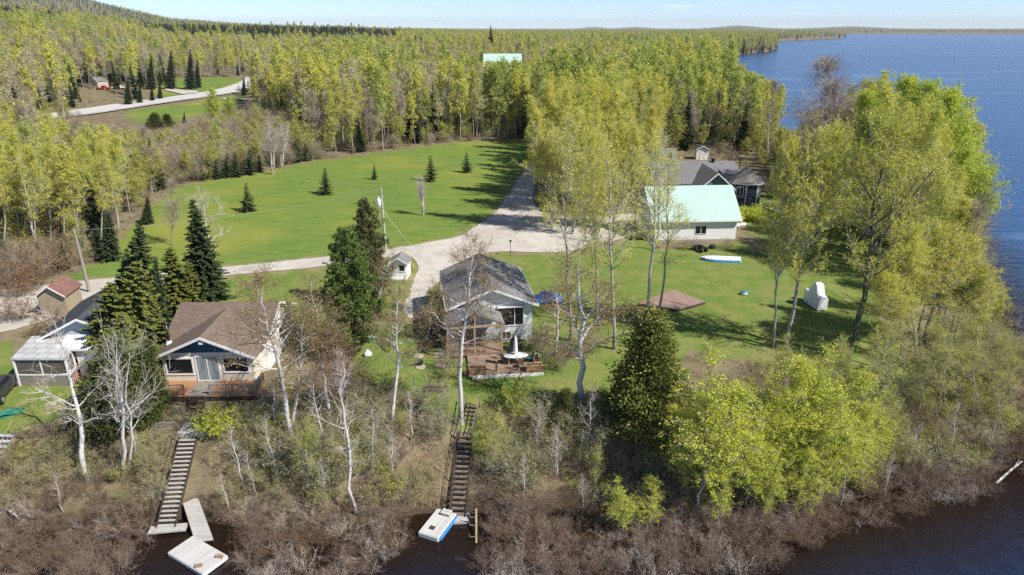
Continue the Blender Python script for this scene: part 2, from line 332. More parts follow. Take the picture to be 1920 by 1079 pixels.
def bush(seed, H=1.8, rad=1.1, stems=26, nsub=7, ntw=4, twl=.35, nleaf=3, lsize=.055, r=.011, lean=.75, twr=.004, up=.6):
    g = np.random.default_rng(seed); a = Acc(); n = stems
    az = g.uniform(0, 6.28, n); rr = rad * .35 * np.sqrt(g.uniform(0, 1, n)); b = np.stack([np.cos(az) * rr, np.sin(az) * rr, np.full(n, -.08)], 1)
    out = np.stack([np.cos(az), np.sin(az), np.zeros(n)], 1) + g.normal(size=(n, 3)) * .4
    d = unit(out * lean * g.uniform(.3, 1.2, n)[:, None] + np.array([0, 0, 1.0])); L = H * g.uniform(.6, 1.2, n)
    p2 = b + d * L[:, None] + g.normal(size=(n, 3)) * .12 * L[:, None]; p1 = b + d * L[:, None] * .5 + g.normal(size=(n, 3)) * .07 * L[:, None]
    sticks(a, b, p1, p2, r, r * .45, 0)
    m = n * nsub; ix = np.repeat(np.arange(n), nsub); u = g.uniform(.25, 1, m)[:, None]
    s0 = np.where(u < .5, b[ix] + (p1 - b)[ix] * u * 2, p1[ix] + (p2 - p1)[ix] * (u - .5) * 2)
    sd = unit(d[ix] * .7 + rdir(g, m) * .85 + np.array([0, 0, up * .4])); sl = (L[ix] * g.uniform(.15, .42, m))[:, None]; s2 = s0 + sd * sl; s1 = (s0 + s2) / 2 + rdir(g, m) * sl * .1
    sticks(a, s0, s1, s2, r * .5, twr, 0)
    k = m * ntw; ix = np.repeat(np.arange(m), ntw); x = g.uniform(.25, 1, k)[:, None]; t0 = s0[ix] + (s2 - s0)[ix] * x
    td = unit(sd[ix] * .7 + rdir(g, k) * .9 + np.array([0, 0, up * .4])); tl = (twl * g.uniform(.5, 1.4, k))[:, None]; t2 = t0 + td * tl
    sticks(a, t0, (t0 + t2) / 2 + rdir(g, k) * tl * .08, t2, twr, twr * .5, 0)
    if nleaf:
        ix = np.repeat(np.arange(k), nleaf); y = g.uniform(.2, 1.1, k * nleaf)[:, None]; leaves(a, g, t0[ix] + (t2 - t0)[ix] * y + rdir(g, k * nleaf) * lsize, lsize, 1)
    return a
def spruce(seed, H=12, br=2.2, r0=.16, step=.36, nb=8, ns=13, sl=.42, sw=.085, droop=.25, base=.04, ragged=.25, sub=1, power=.9):
    g = np.random.default_rng(seed); wd = Acc(); cw = Acc()
    z = np.linspace(0, H, 9); pts = np.stack([np.cumsum(g.normal(size=9) * .03), np.cumsum(g.normal(size=9) * .03), z], 1); pts -= [pts[0, 0], pts[0, 1], 0]
    tube(wd, pts, r0 * (1 - z / H * .94), 6)
    zs = np.arange(H * base + .2, H * .985, step); P = []; D = []; LL = []
    B0 = []; B1 = []; B2 = []; BR = []
    for zz in zs:
        t = zz / H; Lm = br * ((1 - t) ** power) * (1 if t > .12 else .75 + 2 * t) + .12
        k = max(4, int(nb * (0.55 + .45 * (1 - t)))); a0 = g.uniform(0, 6.28)
        for i in range(k):
            a = a0 + 6.283 * i / k + g.normal() * .22; L = Lm * g.uniform(1 - ragged * 1.6, 1 + ragged * .7); c = lerp_path(pts, np.array([t]))[0] + [0, 0, g.normal() * step * .3]
            dh = np.array([math.cos(a), math.sin(a), 0]); rise = .35 * t + .1
            q = np.linspace(.12, 1, max(4, int(ns * (L / br) ** .7 + 2)))
            bp = c + np.outer(q * L, dh) + np.outer(L * (rise * q - (droop + .2 * (1 - t)) * q * q + .12 * q ** 4), [0, 0, 1.0])
            B0.append(c); B1.append(bp[len(bp) // 2]); B2.append(bp[-1]); BR.append(.012 * L + .006)
            side = np.array([-dh[1], dh[0], 0]); m = len(q)
            for sgn in ((-1, 1, 0) if sub else (-1, 1)):
                dd = dh * (.75 if sgn else 1.0) + side * sgn * .8 + np.array([0, 0, -.12]) + g.normal(size=(m, 3)) * .22
                P.append(bp); D.append(dd); LL.append(sl * (.45 + .75 * (1 - q) * min(1, L / 1.2)) * g.uniform(.7, 1.25, m) * (.6 + .4 * (1 - t)))
    sticks(wd, np.array(B0), np.array(B1), np.array(B2), np.array(BR), .004)
    P = np.vstack(P); D = np.vstack(D); LL = np.concatenate(LL); spray(cw, g, P, D, LL, LL * sw / sl * 2.2, 0, .5); spray(cw, g, P, D + g.normal(size=D.shape) * .5, LL * .75, LL * sw / sl * 1.8, 0, 2.0)
    return wd, cw
def pine(seed, H=13, br=2.6, r0=.2, step=.55, nb=6, ntuft=16, tl=.3, tw=.05, base=.08, per=9):
    g = np.random.default_rng(seed); wd = Acc(); cw = Acc()
    z = np.linspace(0, H, 9); pts = np.stack([np.cumsum(g.normal(size=9) * .06), np.cumsum(g.normal(size=9) * .06), z], 1); tube(wd, pts, r0 * (1 - z / H * .93), 7)
    P = []; D = []
    for zz in np.arange(H * base + .4, H * .99, step):
        t = zz / H; Lm = br * (min(1, .62 + t * 1.5)) * (1 - max(0, t - .28) / .72) ** .72 + .25; a0 = g.uniform(0, 6.28)
        for i in range(nb):
            a = a0 + 6.283 * i / nb + g.normal() * .3; L = Lm * g.uniform(.55, 1.2); c = lerp_path(pts, np.array([t]))[0]; dh = np.array([math.cos(a), math.sin(a), 0])
            q = np.linspace(0, 1, 6); bp = c + np.outer(q * L, dh) + np.outer(L * (.12 * q + .28 * q * q + .35 * t * q), [0, 0, 1.0]) + np.cumsum(g.normal(size=(6, 3)) * .03 * L, axis=0); tube(wd, bp, (.014 * L + .008) * (1 - q * .8), 4)
            k = max(3, int(ntuft * L / br)); u = g.uniform(.3, 1.03, k) ** .8; p = lerp_path(bp, u) + g.normal(size=(k, 3)) * np.array([.2, .2, .12]) * (.4 + L * .3)
            P.append(p); D.append(dh[None] * .5 + np.array([0, 0, .65]) + g.normal(size=(k, 3)) * .3)
    P = np.vstack(P); D = unit(np.vstack(D)); ix = np.repeat(np.arange(len(P)), per); d = unit(D[ix] + rdir(g, len(ix)) * .95)
    spray(cw, g, P[ix], d, tl * g.uniform(.7, 1.3, len(ix)), tw * .6, 0, 2.0); return wd, cw
def cedar(seed, H=8, br=2.2, r0=.16, n=5200, sl=.34, sw=.10, shape=.75, lumps=9):
    """dense scale-leaved tree: upright fans gathered in lobes over a tapering crown"""
    g = np.random.default_rng(seed); wd = Acc(); cw = Acc()
    z = np.linspace(0, H * .96, 8); pts = np.stack([z * 0, z * 0, z], 1); pts[1:, :2] += g.normal(size=(7, 2)) * .05; tube(wd, pts, r0 * (1 - z / H * .95), 6)
    nc = int(n / 26); t = g.uniform(.02, 1, nc) ** 1.15; prof = np.minimum(1, .55 + t * 2.6) * (1 - t) ** shape + .05
    a = g.uniform(0, 6.28, nc); lob = 1 + .28 * np.sin(a * 3 + t * lumps + seed) + .2 * np.sin(a * 5 - t * 23 + 1); rr = br * prof * lob * g.uniform(.45, 1.0, nc) ** .45
    c = np.stack([np.cos(a) * rr, np.sin(a) * rr, t * H * .97 + .1], 1); out = np.stack([np.cos(a), np.sin(a), np.full(nc, .55)], 1)
    sticks(wd, np.stack([c[:, 0] * 0, c[:, 1] * 0, np.maximum(.1, c[:, 2] - rr * .35)], 1), c * [.5, .5, 1] - [0, 0, .1], c, .014, .004)
    k = 26; ix = np.repeat(np.arange(nc), k); clr = .34 * br / 2.2 + .06; P = c[ix] + g.normal(size=(nc * k, 3)) * clr * np.array([.6, .6, .5]); d = unit(out[ix] * .8 + rdir(g, nc * k) * .75 + np.array([0, 0, .1]))
    spray(cw, g, P, d, sl * g.uniform(.5, 1.3, nc * k), sw * g.uniform(.5, 1.1, nc * k), 0, 1.6); return wd, cw
def tuft(seed, n=60, h=.55, rad=.35):
    g = np.random.default_rng(seed); a = Acc(); az = g.uniform(0, 6.28, n); rr = rad * np.sqrt(g.uniform(0, 1, n)); b = np.stack([np.cos(az) * rr, np.sin(az) * rr, np.zeros(n)], 1)
    d = unit(np.stack([np.cos(az), np.sin(az), np.zeros(n)], 1) * g.uniform(.2, 1.3, n)[:, None] + g.normal(size=(n, 3)) * .3 + np.array([0, 0, 1.0])); spray(a, g, b, d, h * g.uniform(.5, 1.2, n), .006, 0, 1.0); return a

# registry of grown kinds: name -> (trunk mesh, crown mesh, nominal height)
KIND = {}
def grow(key, fn, H, mats_w, mats_c, **kw):
    wd, cw = fn(H=H, **kw); KIND[key] = (wd.mesh(key + ' trunk', mats_w, True), cw.mesh(key + ' crown', mats_c), H)
def one(key, fn, H, mats, **kw):
    r = fn(H=H, **kw)
    if isinstance(r, tuple):      # trunk and crown in one mesh, for trees too far off to show parts
        wd, cw = r; acc = Acc()
        for v, f, m in zip(wd.v, wd.f, wd.m): acc.v.append(v); acc.f.append(f); acc.m.append(m * 0)
        for v, f, m in zip(cw.v, cw.f, cw.m): acc.v.append(v); acc.f.append(f + wd.n); acc.m.append(m + 1)
        acc.n = wd.n + cw.n; r = acc
    KIND[key] = (None, r.mesh(key, mats), H)
def plant(key, name, label, cat, base, H=None, rz=None, top=None, group=None, sxy=1.0, tilt=(0, 0), trunk_label=None):
    """one plant as a thing: its own root, trunk and crown"""
    tm, cm, H0 = KIND[key]; rz = random.uniform(0, 6.28) if rz is None else rz; base = np.asarray(base, float)
    if top is not None:
        d = ray(*top); t = base[1] / d[1]; X = d[0] * t - base[0]; Z = CAMZ + d[2] * t - base[2]; H = math.hypot(X, Z); tilt = (0, math.atan2(X, Z))
    s = (H or H0) / H0; q = Euler((tilt[0], tilt[1], 0)).to_matrix() @ Matrix.Rotation(rz, 3, 'Z'); e = q.to_euler()
    if tm is None:
        o = bpy.data.objects.new(name, cm); COL.objects.link(o)
    else:
        o = bpy.data.objects.new(name, None); COL.objects.link(o); o.empty_display_size = .3
        for nm, me in (('trunk', tm), ('crown', cm)):
            c = bpy.data.objects.new(nm, me); COL.objects.link(c); c.parent = o
    o.location = [float(v) for v in base - np.array([0, 0, .05])]; o.rotation_euler = e; o.scale = (s * sxy, s * sxy, s)
    return tag(o, label, cat, group)
def cloud(name, pts, keys, rng_, smin=.8, smax=1.2, kind='stuff', idx=None, scl=None, tilt=.04):
    """one uncountable mass: the grown kinds set at many points by geometry nodes"""
    n = len(pts); me = bpy.data.meshes.new(name); me.vertices.add(n); me.vertices.foreach_set('co', np.asarray(pts, np.float32).ravel())
    def attr(nm, ty, key, val): a = me.attributes.new(nm, ty, 'POINT'); a.data.foreach_set(key, np.asarray(val).ravel())
    idx = rng_.integers(0, len(keys), n) if idx is None else idx
    scl = rng_.uniform(smin, smax, n) if scl is None else scl
    attr('pick', 'INT', 'value', idx.astype(np.int32)); attr('size', 'FLOAT', 'value', scl.astype(np.float32))
    rot = np.stack([rng_.normal(size=n) * tilt, rng_.normal(size=n) * tilt, rng_.uniform(0, 6.28, n)], 1); attr('turn', 'FLOAT_VECTOR', 'vector', rot.astype(np.float32))
    o = link(name, me); tag(o, kind=kind)
    pc = bpy.data.collections.new(name + ' kinds')
    for i, k in enumerate(keys): p = bpy.data.objects.new('%s %02d' % (name, i), KIND[k][1]); pc.objects.link(p)
    ng = bpy.data.node_groups.new(name, 'GeometryNodeTree'); ng.interface.new_socket('Geometry', in_out='INPUT', socket_type='NodeSocketGeometry'); ng.interface.new_socket('Geometry', in_out='OUTPUT', socket_type='NodeSocketGeometry')
    N = ng.nodes; gi = N.new('NodeGroupInput'); go = N.new('NodeGroupOutput'); ip = N.new('GeometryNodeInstanceOnPoints'); ci = N.new('GeometryNodeCollectionInfo')
    ci.inputs[0].default_value = pc; ci.inputs['Separate Children'].default_value = True; ci.inputs['Reset Children'].default_value = True; ip.inputs['Pick Instance'].default_value = True
    def na(nm, ty): a = N.new('GeometryNodeInputNamedAttribute'); a.data_type = ty; a.inputs[0].default_value = nm; return a.outputs[0]
    L = ng.links.new; L(gi.outputs[0], ip.inputs['Points']); L(ci.outputs[0], ip.inputs['Instance']); L(na('pick', 'INT'), ip.inputs['Instance Index'])
    L(na('turn', 'FLOAT_VECTOR'), ip.inputs['Rotation']); L(na('size', 'FLOAT'), ip.inputs['Scale']); L(ip.outputs[0], go.inputs[0])
    md = o.modifiers.new('Scatter', 'NODES'); md.node_group = ng; return o

WA, WB = [b_aspen], [b_birch]
for i in range(3): grow('aspen%d' % i, broadleaf, 17, WA, [t_pale, m_leaf], seed=10 + i, nl=48, nsub=9, ntw=6, nleaf=8, lsize=.095, cr=2.5, crown0=.3)
for i in range(3): grow('full aspen%d' % i, broadleaf, 15, WA, [t_pale, m_leaf], seed=15 + i, nl=60, nsub=10, ntw=7, nleaf=9, lsize=.092, cr=3.0, crown0=.1, top=.4, wob=.3)
for i in range(2): grow('broad aspen%d' % i, broadleaf, 17, WA, [t_pale, m_leaf], seed=25 + i, r0=.2, nl=56, nsub=11, ntw=7, nleaf=9, lsize=.092, cr=3.9, crown0=.3, up=42, top=.45, wob=.3)
for i in range(2): grow('sparse%d' % i, broadleaf, 19, WA, [t_pale, m_leaf], seed=20 + i, nl=34, nsub=7, ntw=5, nleaf=8, lsize=.092, cr=2.9, crown0=.34, patch=.6, up=38)
for i in range(2): grow('lime%d' % i, broadleaf, 14, WA, [t_grey, m_lime], seed=30 + i, nl=54, nsub=10, ntw=7, nleaf=11, lsize=.1, cr=3.4, crown0=.08, top=.5)
for i in range(2): one('under tree%d' % i, broadleaf, 6, [b_grey, t_grey, m_yel], seed=35 + i, r0=.05, nl=26, nsub=6, ntw=5, nleaf=6, lsize=.12, cr=1.9, crown0=.08, top=.5, hi=False, sides=4, twr=.01)
for i in range(2): grow('sapling%d' % i, broadleaf, 7, WA, [t_grey, m_sap], seed=40 + i, r0=.05, nl=36, nsub=6, ntw=5, nleaf=14, lsize=.054, cr=1.45, crown0=.12, top=.4, twl=.4, wob=.5)
for i in range(2): grow('slim%d' % i, broadleaf, 9, WA, [t_grey, m_yel], seed=45 + i, r0=.06, nl=34, nsub=6, ntw=4, nleaf=12, lsize=.046, cr=1.7, crown0=.25, top=.4, twl=.4, wob=.5)
for i in range(3): grow('birch%d' % i, broadleaf, 12, WB, [t_brown, m_bud], seed=50 + i, r0=.17, nl=28, nsub=9, ntw=9, nleaf=3, lsize=.06, cr=2.6, crown0=.3, up=34, twl=.55, wob=.3, crook=.2, droop=.15, twr=.0055)
for i in range(3): grow('bare%d' % i, broadleaf, 11, WB, [t_pale, m_bud], seed=60 + i, r0=.2, nl=17, nsub=8, ntw=5, nleaf=0, cr=3.2, crown0=.3, up=26, twl=.5, wob=.42, crook=.26, twr=.008, stems=1 + (i == 1))
grow('pole birch0', broadleaf, 11, WB, [t_pale, m_bud], seed=66, r0=.11, nl=30, nsub=5, ntw=4, nleaf=0, cr=1.5, crown0=.22, up=30, twl=.4, wob=.4, crook=.15, twr=.006)
grow('clump birch0', broadleaf, 7, WB, [t_pale, m_bud], seed=67, r0=.09, nl=14, nsub=6, ntw=6, nleaf=0, cr=1.2, crown0=.25, up=60, twl=.6, stems=6, spread=.32, twr=.006)
grow('red tree0', broadleaf, 8, [b_grey], [t_brown, m_redbud], seed=70, r0=.09, nl=26, nsub=8, ntw=8, nleaf=2, lsize=.06, cr=2.3, crown0=.2, up=40, twl=.45, stems=2)
grow('dark poplar', broadleaf, 16, [b_dark], [t_grey, m_leaf], seed=83, r0=.30, nl=46, nsub=11, ntw=8, nleaf=9, lsize=.09, cr=5.2, crown0=.34, up=40, twl=.6, wob=.4, stems=1, crook=.16, patch=.2)
grow('grey tree0', broadleaf, 13, [b_grey], [t_grey, m_bud], seed=81, r0=.14, nl=40, nsub=10, ntw=9, nleaf=0, cr=3.2, crown0=.22, up=50, twl=.7, twr=.008)
for i in range(2): grow('spruce%d' % i, spruce, 12, [b_con], [m_spruce], seed=90 + i, br=2.3, step=.27, nb=10, ns=15, sl=.5, sw=.1)
for i in range(2): grow('young spruce%d' % i, spruce, 4, [b_con], [m_spruce], seed=95 + i, br=1.05, r0=.06, step=.2, nb=7, ns=8, sl=.26, sw=.06, droop=.1, base=.02)
grow('pine0', pine, 13, [b_con], [m_pine], seed=101, br=3.0, ntuft=34, per=13, step=.45, tl=.34, tw=.07)
grow('pine1', pine, 13, [b_con], [m_pine2], seed=102, br=2.7, ntuft=36, tl=.26, per=13, step=.42, tw=.06)
for i in range(2): grow('fir%d' % i, spruce, 9, [b_con], [m_cedar], seed=106 + i, br=2.1, step=.24, nb=11, ns=13, sl=.46, sw=.11, droop=.12, ragged=.35, power=.75)
for i in range(2): grow('cedar%d' % i, cedar, 8, [b_con], [m_cedar], seed=110 + i, n=24000, sl=.23, sw=.06, shape=.95)
for i in range(2): grow('dark cedar%d' % i, cedar, 8, [b_con], [m_cedar2], seed=114 + i, n=20000, sl=.25, sw=.065, br=2.0, shape=.9)
# lighter versions for the woods further off
for i in range(4): grow('wood aspen%d' % i, broadleaf, 17, WA, [t_pale, m_leaf if i != 2 else m_fgreen], seed=120 + i, r0=.12, nl=36, nsub=7, ntw=5, nleaf=6, lsize=.15, cr=2.5, crown0=.3, twr=.010, wob=.2, hi=False, sides=5, twl=.6)
for i in range(3): one('far aspen%d' % i, broadleaf, 17, [b_aspen, t_pale, m_leaf], seed=130 + i, r0=.11, nl=30, nsub=5, ntw=4, nleaf=4, lsize=.32, cr=2.7, crown0=.3, twr=.02, hi=False, sides=4, twl=.8)
for i in range(2): one('far bare%d' % i, broadleaf, 14, [b_aspen, t_grey, m_bud], seed=140 + i, nl=26, nsub=5, ntw=4, nleaf=0, cr=2.4, crown0=.25, twr=.022, hi=False, sides=4, twl=.8, up=55)
one('far red0', broadleaf, 11, [b_grey, t_red, m_redbud], seed=143, nl=22, nsub=5, ntw=4, nleaf=1, lsize=.2, cr=2.4, crown0=.2, twr=.022, hi=False, sides=4, twl=.8, up=55)
for i in range(2): one('far green%d' % i, broadleaf, 17, [b_aspen, t_grey, m_fgreen], seed=160 + i, r0=.11, nl=32, nsub=5, ntw=4, nleaf=4, lsize=.32, cr=3.2, crown0=.22, top=.5, twr=.02, hi=False, sides=4, twl=.8)
for i in range(2): one('far dull%d' % i, broadleaf, 16, [b_aspen, t_pale, m_fdull], seed=164 + i, r0=.11, nl=30, nsub=5, ntw=4, nleaf=2, lsize=.28, cr=2.5, crown0=.3, twr=.02, hi=False, sides=4, twl=.8)
one('far willow0', broadleaf, 12, [b_grey, t_grey, m_yel], seed=144, nl=26, nsub=4, ntw=3, nleaf=2, lsize=.38, cr=3.0, crown0=.2, twr=.02, hi=False, sides=4, twl=.8, up=55)
for i in range(2): one('far spruce%d' % i, spruce, 14, [b_con, m_spruce], seed=150 + i, br=2.1, step=.7, nb=6, ns=5, sl=.95, sw=.2, sub=1)
# ------------------------------------------------------------------ camera, sun, sky
cam = bpy.data.cameras.new('camera'); cam.sensor_width = 36; cam.lens = FOC / 1920 * 36; cam.clip_start = .5; cam.clip_end = 40000
co = bpy.data.objects.new('camera', cam); COL.objects.link(co); co.location = (0, 0, CAMZ); co.rotation_euler = (math.pi / 2 - PITCH, 0, 0); SC.camera = co
SUN_EL = R(46); SUNV = Vector((.882 * math.cos(SUN_EL), -.471 * math.cos(SUN_EL), math.sin(SUN_EL)))
sl = bpy.data.lights.new('sun', 'SUN'); sl.energy = 4.4; sl.angle = R(.5); sl.color = (1.0, .945, .86)
so = bpy.data.objects.new('sun', sl); COL.objects.link(so); so.rotation_euler = SUNV.to_track_quat('Z', 'Y').to_euler()
W = bpy.data.worlds.new('World'); SC.world = W; W.use_nodes = True; wt = W.node_tree; wt.nodes.clear()
wo = wt.nodes.new('ShaderNodeOutputWorld'); bg = wt.nodes.new('ShaderNodeBackground'); sky = wt.nodes.new('ShaderNodeTexSky')
sky.sky_type = 'NISHITA'; sky.sun_disc = False; sky.sun_elevation = SUN_EL; sky.sun_rotation = math.atan2(SUNV.x, SUNV.y); sky.altitude = 300; sky.air_density = .5; sky.dust_density = 0; sky.ozone_density = 2.0
bg.inputs[1].default_value = .104
# a few thin fair-weather clouds low over the horizon
tc = wt.nodes.new('ShaderNodeTexCoord'); mp = wt.nodes.new('ShaderNodeMapping'); mp.inputs['Scale'].default_value = (9, 9, 75)
nz = wt.nodes.new('ShaderNodeTexNoise'); nz.inputs['Scale'].default_value = 1.7; nz.inputs['Detail'].default_value = 6
mr = wt.nodes.new('ShaderNodeMapRange'); mr.inputs[1].default_value = .60; mr.inputs[2].default_value = .78; mr.inputs[4].default_value = .55
mx = wt.nodes.new('ShaderNodeMix'); mx.data_type = 'RGBA'; mx.inputs[7].default_value = (8.0, 8.3, 8.8, 1)
L = wt.links.new; L(tc.outputs['Generated'], mp.inputs[0]); L(mp.outputs[0], nz.inputs[0]); L(nz.outputs[0], mr.inputs[0]); L(mr.outputs[0], mx.inputs[0]); L(sky.outputs[0], mx.inputs[6]); L(mx.outputs[2], bg.inputs[0]); L(bg.outputs[0], wo.inputs[0])
SC.view_settings.view_transform = 'Standard'; SC.view_settings.look = 'None'; SC.view_settings.exposure = .58; SC.view_settings.gamma = 1
cy = SC.cycles; cy.max_bounces = 7; cy.diffuse_bounces = 4; cy.glossy_bounces = 2; cy.transmission_bounces = 3; cy.transparent_max_bounces = 6; cy.caustics_reflective = False; cy.caustics_refractive = False
cy.sample_clamp_direct = 8; cy.sample_clamp_indirect = 4; cy.use_denoising = False; cy.use_adaptive_sampling = True; cy.adaptive_threshold = .012

# ------------------------------------------------------------------ ground
az = np.radians(np.concatenate([np.linspace(-80, -42, 60, endpoint=False), np.linspace(-42, 42, 620), np.linspace(42, 85, 60)[1:]])); rad = np.concatenate([[6, 12, 18], np.geomspace(22, 140, 330), np.geomspace(142, 10500, 210)])
A, Rr = np.meshgrid(az, rad, indexing='ij'); X = (Rr * np.sin(A)).ravel(); Y = (Rr * np.cos(A)).ravel(); Zt, DI = hgt(X, Y, True)
na, nr = A.shape; i, j = np.meshgrid(np.arange(na - 1), np.arange(nr - 1), indexing='ij'); q = (i * nr + j).ravel()
gme = new_mesh('ground', np.stack([X, Y, Zt], 1), np.stack([q, q + nr, q + nr + 1, q + 1], 1)[:, ::-1], True)
jx = X + np.sin(Y * 1.7 + np.sin(X * 2.3)) * .5; jy = Y + np.sin(X * 1.9 + np.sin(Y * 1.3)) * .5
lawn = pip(jx, jy, LAWN) | pip(jx, jy, VERGE) | pip(jx, jy, VERGE2); yard = pip(jx, jy, YARD) | pip(jx, jy, YARD2) | pip(jx, jy, YARD3) | pip(jx, jy, YARD4) | pip(jx, jy, YARD5) | pip(jx, jy, YARD6)
gravd = np.where(pip(jx, jy, ROAD), 0, segdist(jx, jy, ROAD))
mk = np.zeros((len(X), 4), np.float32); mk[:, 3] = 1
mk[:, 0] = lawn; mk[:, 1] = yard & ~lawn; mk[:, 2] = np.clip(1 - gravd / 1.1, 0, 1)
ca = gme.color_attributes.new('cover', 'FLOAT_COLOR', 'POINT'); ca.data.foreach_set('color', mk.ravel())
t = NT('ground cover'); v = t.coords('Object'); at_ = t.n('VertexColor', layer_name='cover'); sc = t.n('SeparateColor'); t.l(at_.outputs[0], sc.inputs[0])
n1 = t.noise(v, .06, 4); n2 = t.noise(v, .5, 5); n3 = t.noise(v, 3.2, 4, .7); n4 = t.noise(t.coords('Object', (1.6, .5, 1)), .5, 4)
forest = t.mix(t.ramp(n2, .35, .65), (.155, .125, .078), (.255, .21, .13)); forest = t.mix(t.math('MULTIPLY', t.ramp(n3, .5, .75), .6), forest, (.085, .064, .046)); forest = t.mix(t.math('MULTIPLY', t.ramp(n1, .5, .7), .5), forest, (.14, .15, .05))
mown = t.mix(t.ramp(n4, .3, .7), (.145, .21, .045), (.18, .24, .06)); mown = t.mix(t.math('MULTIPLY', t.ramp(n1, .4, .62), .55), mown, (.20, .25, .045)); mown = t.mix(t.math('MULTIPLY', t.ramp(n3, .35, .8), .4), mown, (.075, .15, .025)); n5 = t.noise(t.coords('Object', (.35, 1.6, 1)), .55, 3); mown = t.mix(t.math('MULTIPLY', t.ramp(n5, .48, .62), .7), mown, (.10, .18, .03)); n6 = t.noise(v, .028, 3); mown = t.mix(t.math('MULTIPLY', t.ramp(n6, .5, .66), t.ramp(n3, .25, .6)), mown, (.27, .27, .055))
yd = t.mix(t.ramp(n2, .38, .62), (.135, .21, .04), (.215, .235, .07)); yd = t.mix(t.math('MULTIPLY', t.ramp(n3, .4, .75), .45), yd, (.09, .12, .03)); yd = t.mix(t.math('MULTIPLY', t.ramp(n1, .54, .7), .45), yd, (.28, .23, .11))
sxz = t.n('SeparateXYZ'); t.l(v, sxz.inputs[0]); wet = t.ramp(sxz.outputs[2], ZW + 1.1, ZW + .1); forest = t.mix(t.math('MULTIPLY', wet, .85), forest, (.045, .032, .024)); col = t.mix(sc.outputs[1], forest, yd); col = t.mix(sc.outputs[0], col, mown)
dirt = t.mix(t.ramp(n3, .3, .7), (.36, .28, .18), (.24, .20, .10)); col = t.mix(t.math('MULTIPLY', sc.outputs[2], t.ramp(n3, .2, .6)), col, dirt)
t.bsdf(col, .95, .1, n3, .5, .08)
ground = link('ground', gme, t.m); tag(ground, kind='structure')
# ------------------------------------------------------------------ air
hb = bmesh.new(); bmesh.ops.create_cube(hb, size=2.0); hm = bpy.data.meshes.new('haze'); hb.to_mesh(hm); hb.free()
t = NT('haze air'); pv = t.n('VolumePrincipled'); pv.inputs['Color'].default_value = (.80, .88, 1, 1); pv.inputs['Density'].default_value = .00006; pv.inputs['Anisotropy'].default_value = 0; t.l(pv.outputs[0], t.out.inputs['Volume'])
ho = link('haze', hm, t.m, None, (0, 5000, 90)); ho.scale = (13500, 11500, 102); tag(ho, kind='stuff')
# ------------------------------------------------------------------ lake
t = NT('lake water'); v = t.coords('Object'); w1 = t.noise(t.coords('Object', (.28, .62, 1)), 1.6, 4, .6); w2 = t.noise(t.coords('Object', (.05, .16, 1)), 1.0, 4); w3 = t.noise(t.coords('Object', (.0016, .012, 1)), 1.0, 3)
hgtn = t.math('ADD', t.math('MULTIPLY', w1, .7), w2); at2 = t.n('VertexColor', layer_name='sky_blue'); dp = at2.outputs[0]
colw = t.mix(dp, (.016, .009, .005), (.007, .062, .20)); colw = t.mix(t.math('MULTIPLY', t.math('MULTIPLY', t.ramp(w3, .4, .7), dp), .35), colw, (.018, .085, .23))  # blue of the reflected sky put into the colour, over tannin brown
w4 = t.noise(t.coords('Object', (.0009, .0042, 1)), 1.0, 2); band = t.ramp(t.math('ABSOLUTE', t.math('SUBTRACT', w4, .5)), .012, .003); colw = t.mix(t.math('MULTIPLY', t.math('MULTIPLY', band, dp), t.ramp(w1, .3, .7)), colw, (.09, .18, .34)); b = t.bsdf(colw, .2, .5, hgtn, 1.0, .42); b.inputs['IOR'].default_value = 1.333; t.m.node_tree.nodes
rr = np.concatenate([[4, 14, 24], np.geomspace(27, 60, 80), np.geomspace(61, 13000, 90)]); aa = np.radians(np.concatenate([np.linspace(-80, 50, 261), np.linspace(52, 88, 12)])); A2, R2 = np.meshgrid(aa, rr, indexing='ij'); LX = (R2 * np.sin(A2)).ravel(); LY = (R2 * np.cos(A2)).ravel()
i, j = np.meshgrid(np.arange(A2.shape[0] - 1), np.arange(A2.shape[1] - 1), indexing='ij'); q = (i * A2.shape[1] + j).ravel(); k = A2.shape[1]
lme = new_mesh('lake', np.stack([LX, LY, np.full(len(LX), ZW)], 1), np.stack([q, q + k, q + k + 1, q + 1], 1)[:, ::-1], True)
dl = -inland(LX, LY); sky_blue = np.maximum(sst(2, 20, dl) * .8, sst(1, 12, dl) * sst(46, 74, LY))  # weight of the painted sky reflection, rising off the shore and further out
dc = np.zeros((len(LX), 4), np.float32); dc[:, :3] = sky_blue[:, None]; dc[:, 3] = 1; c2 = lme.color_attributes.new('sky_blue', 'FLOAT_COLOR', 'POINT'); c2.data.foreach_set('color', dc.ravel())
tag(link('lake', lme, t.m), kind='structure')
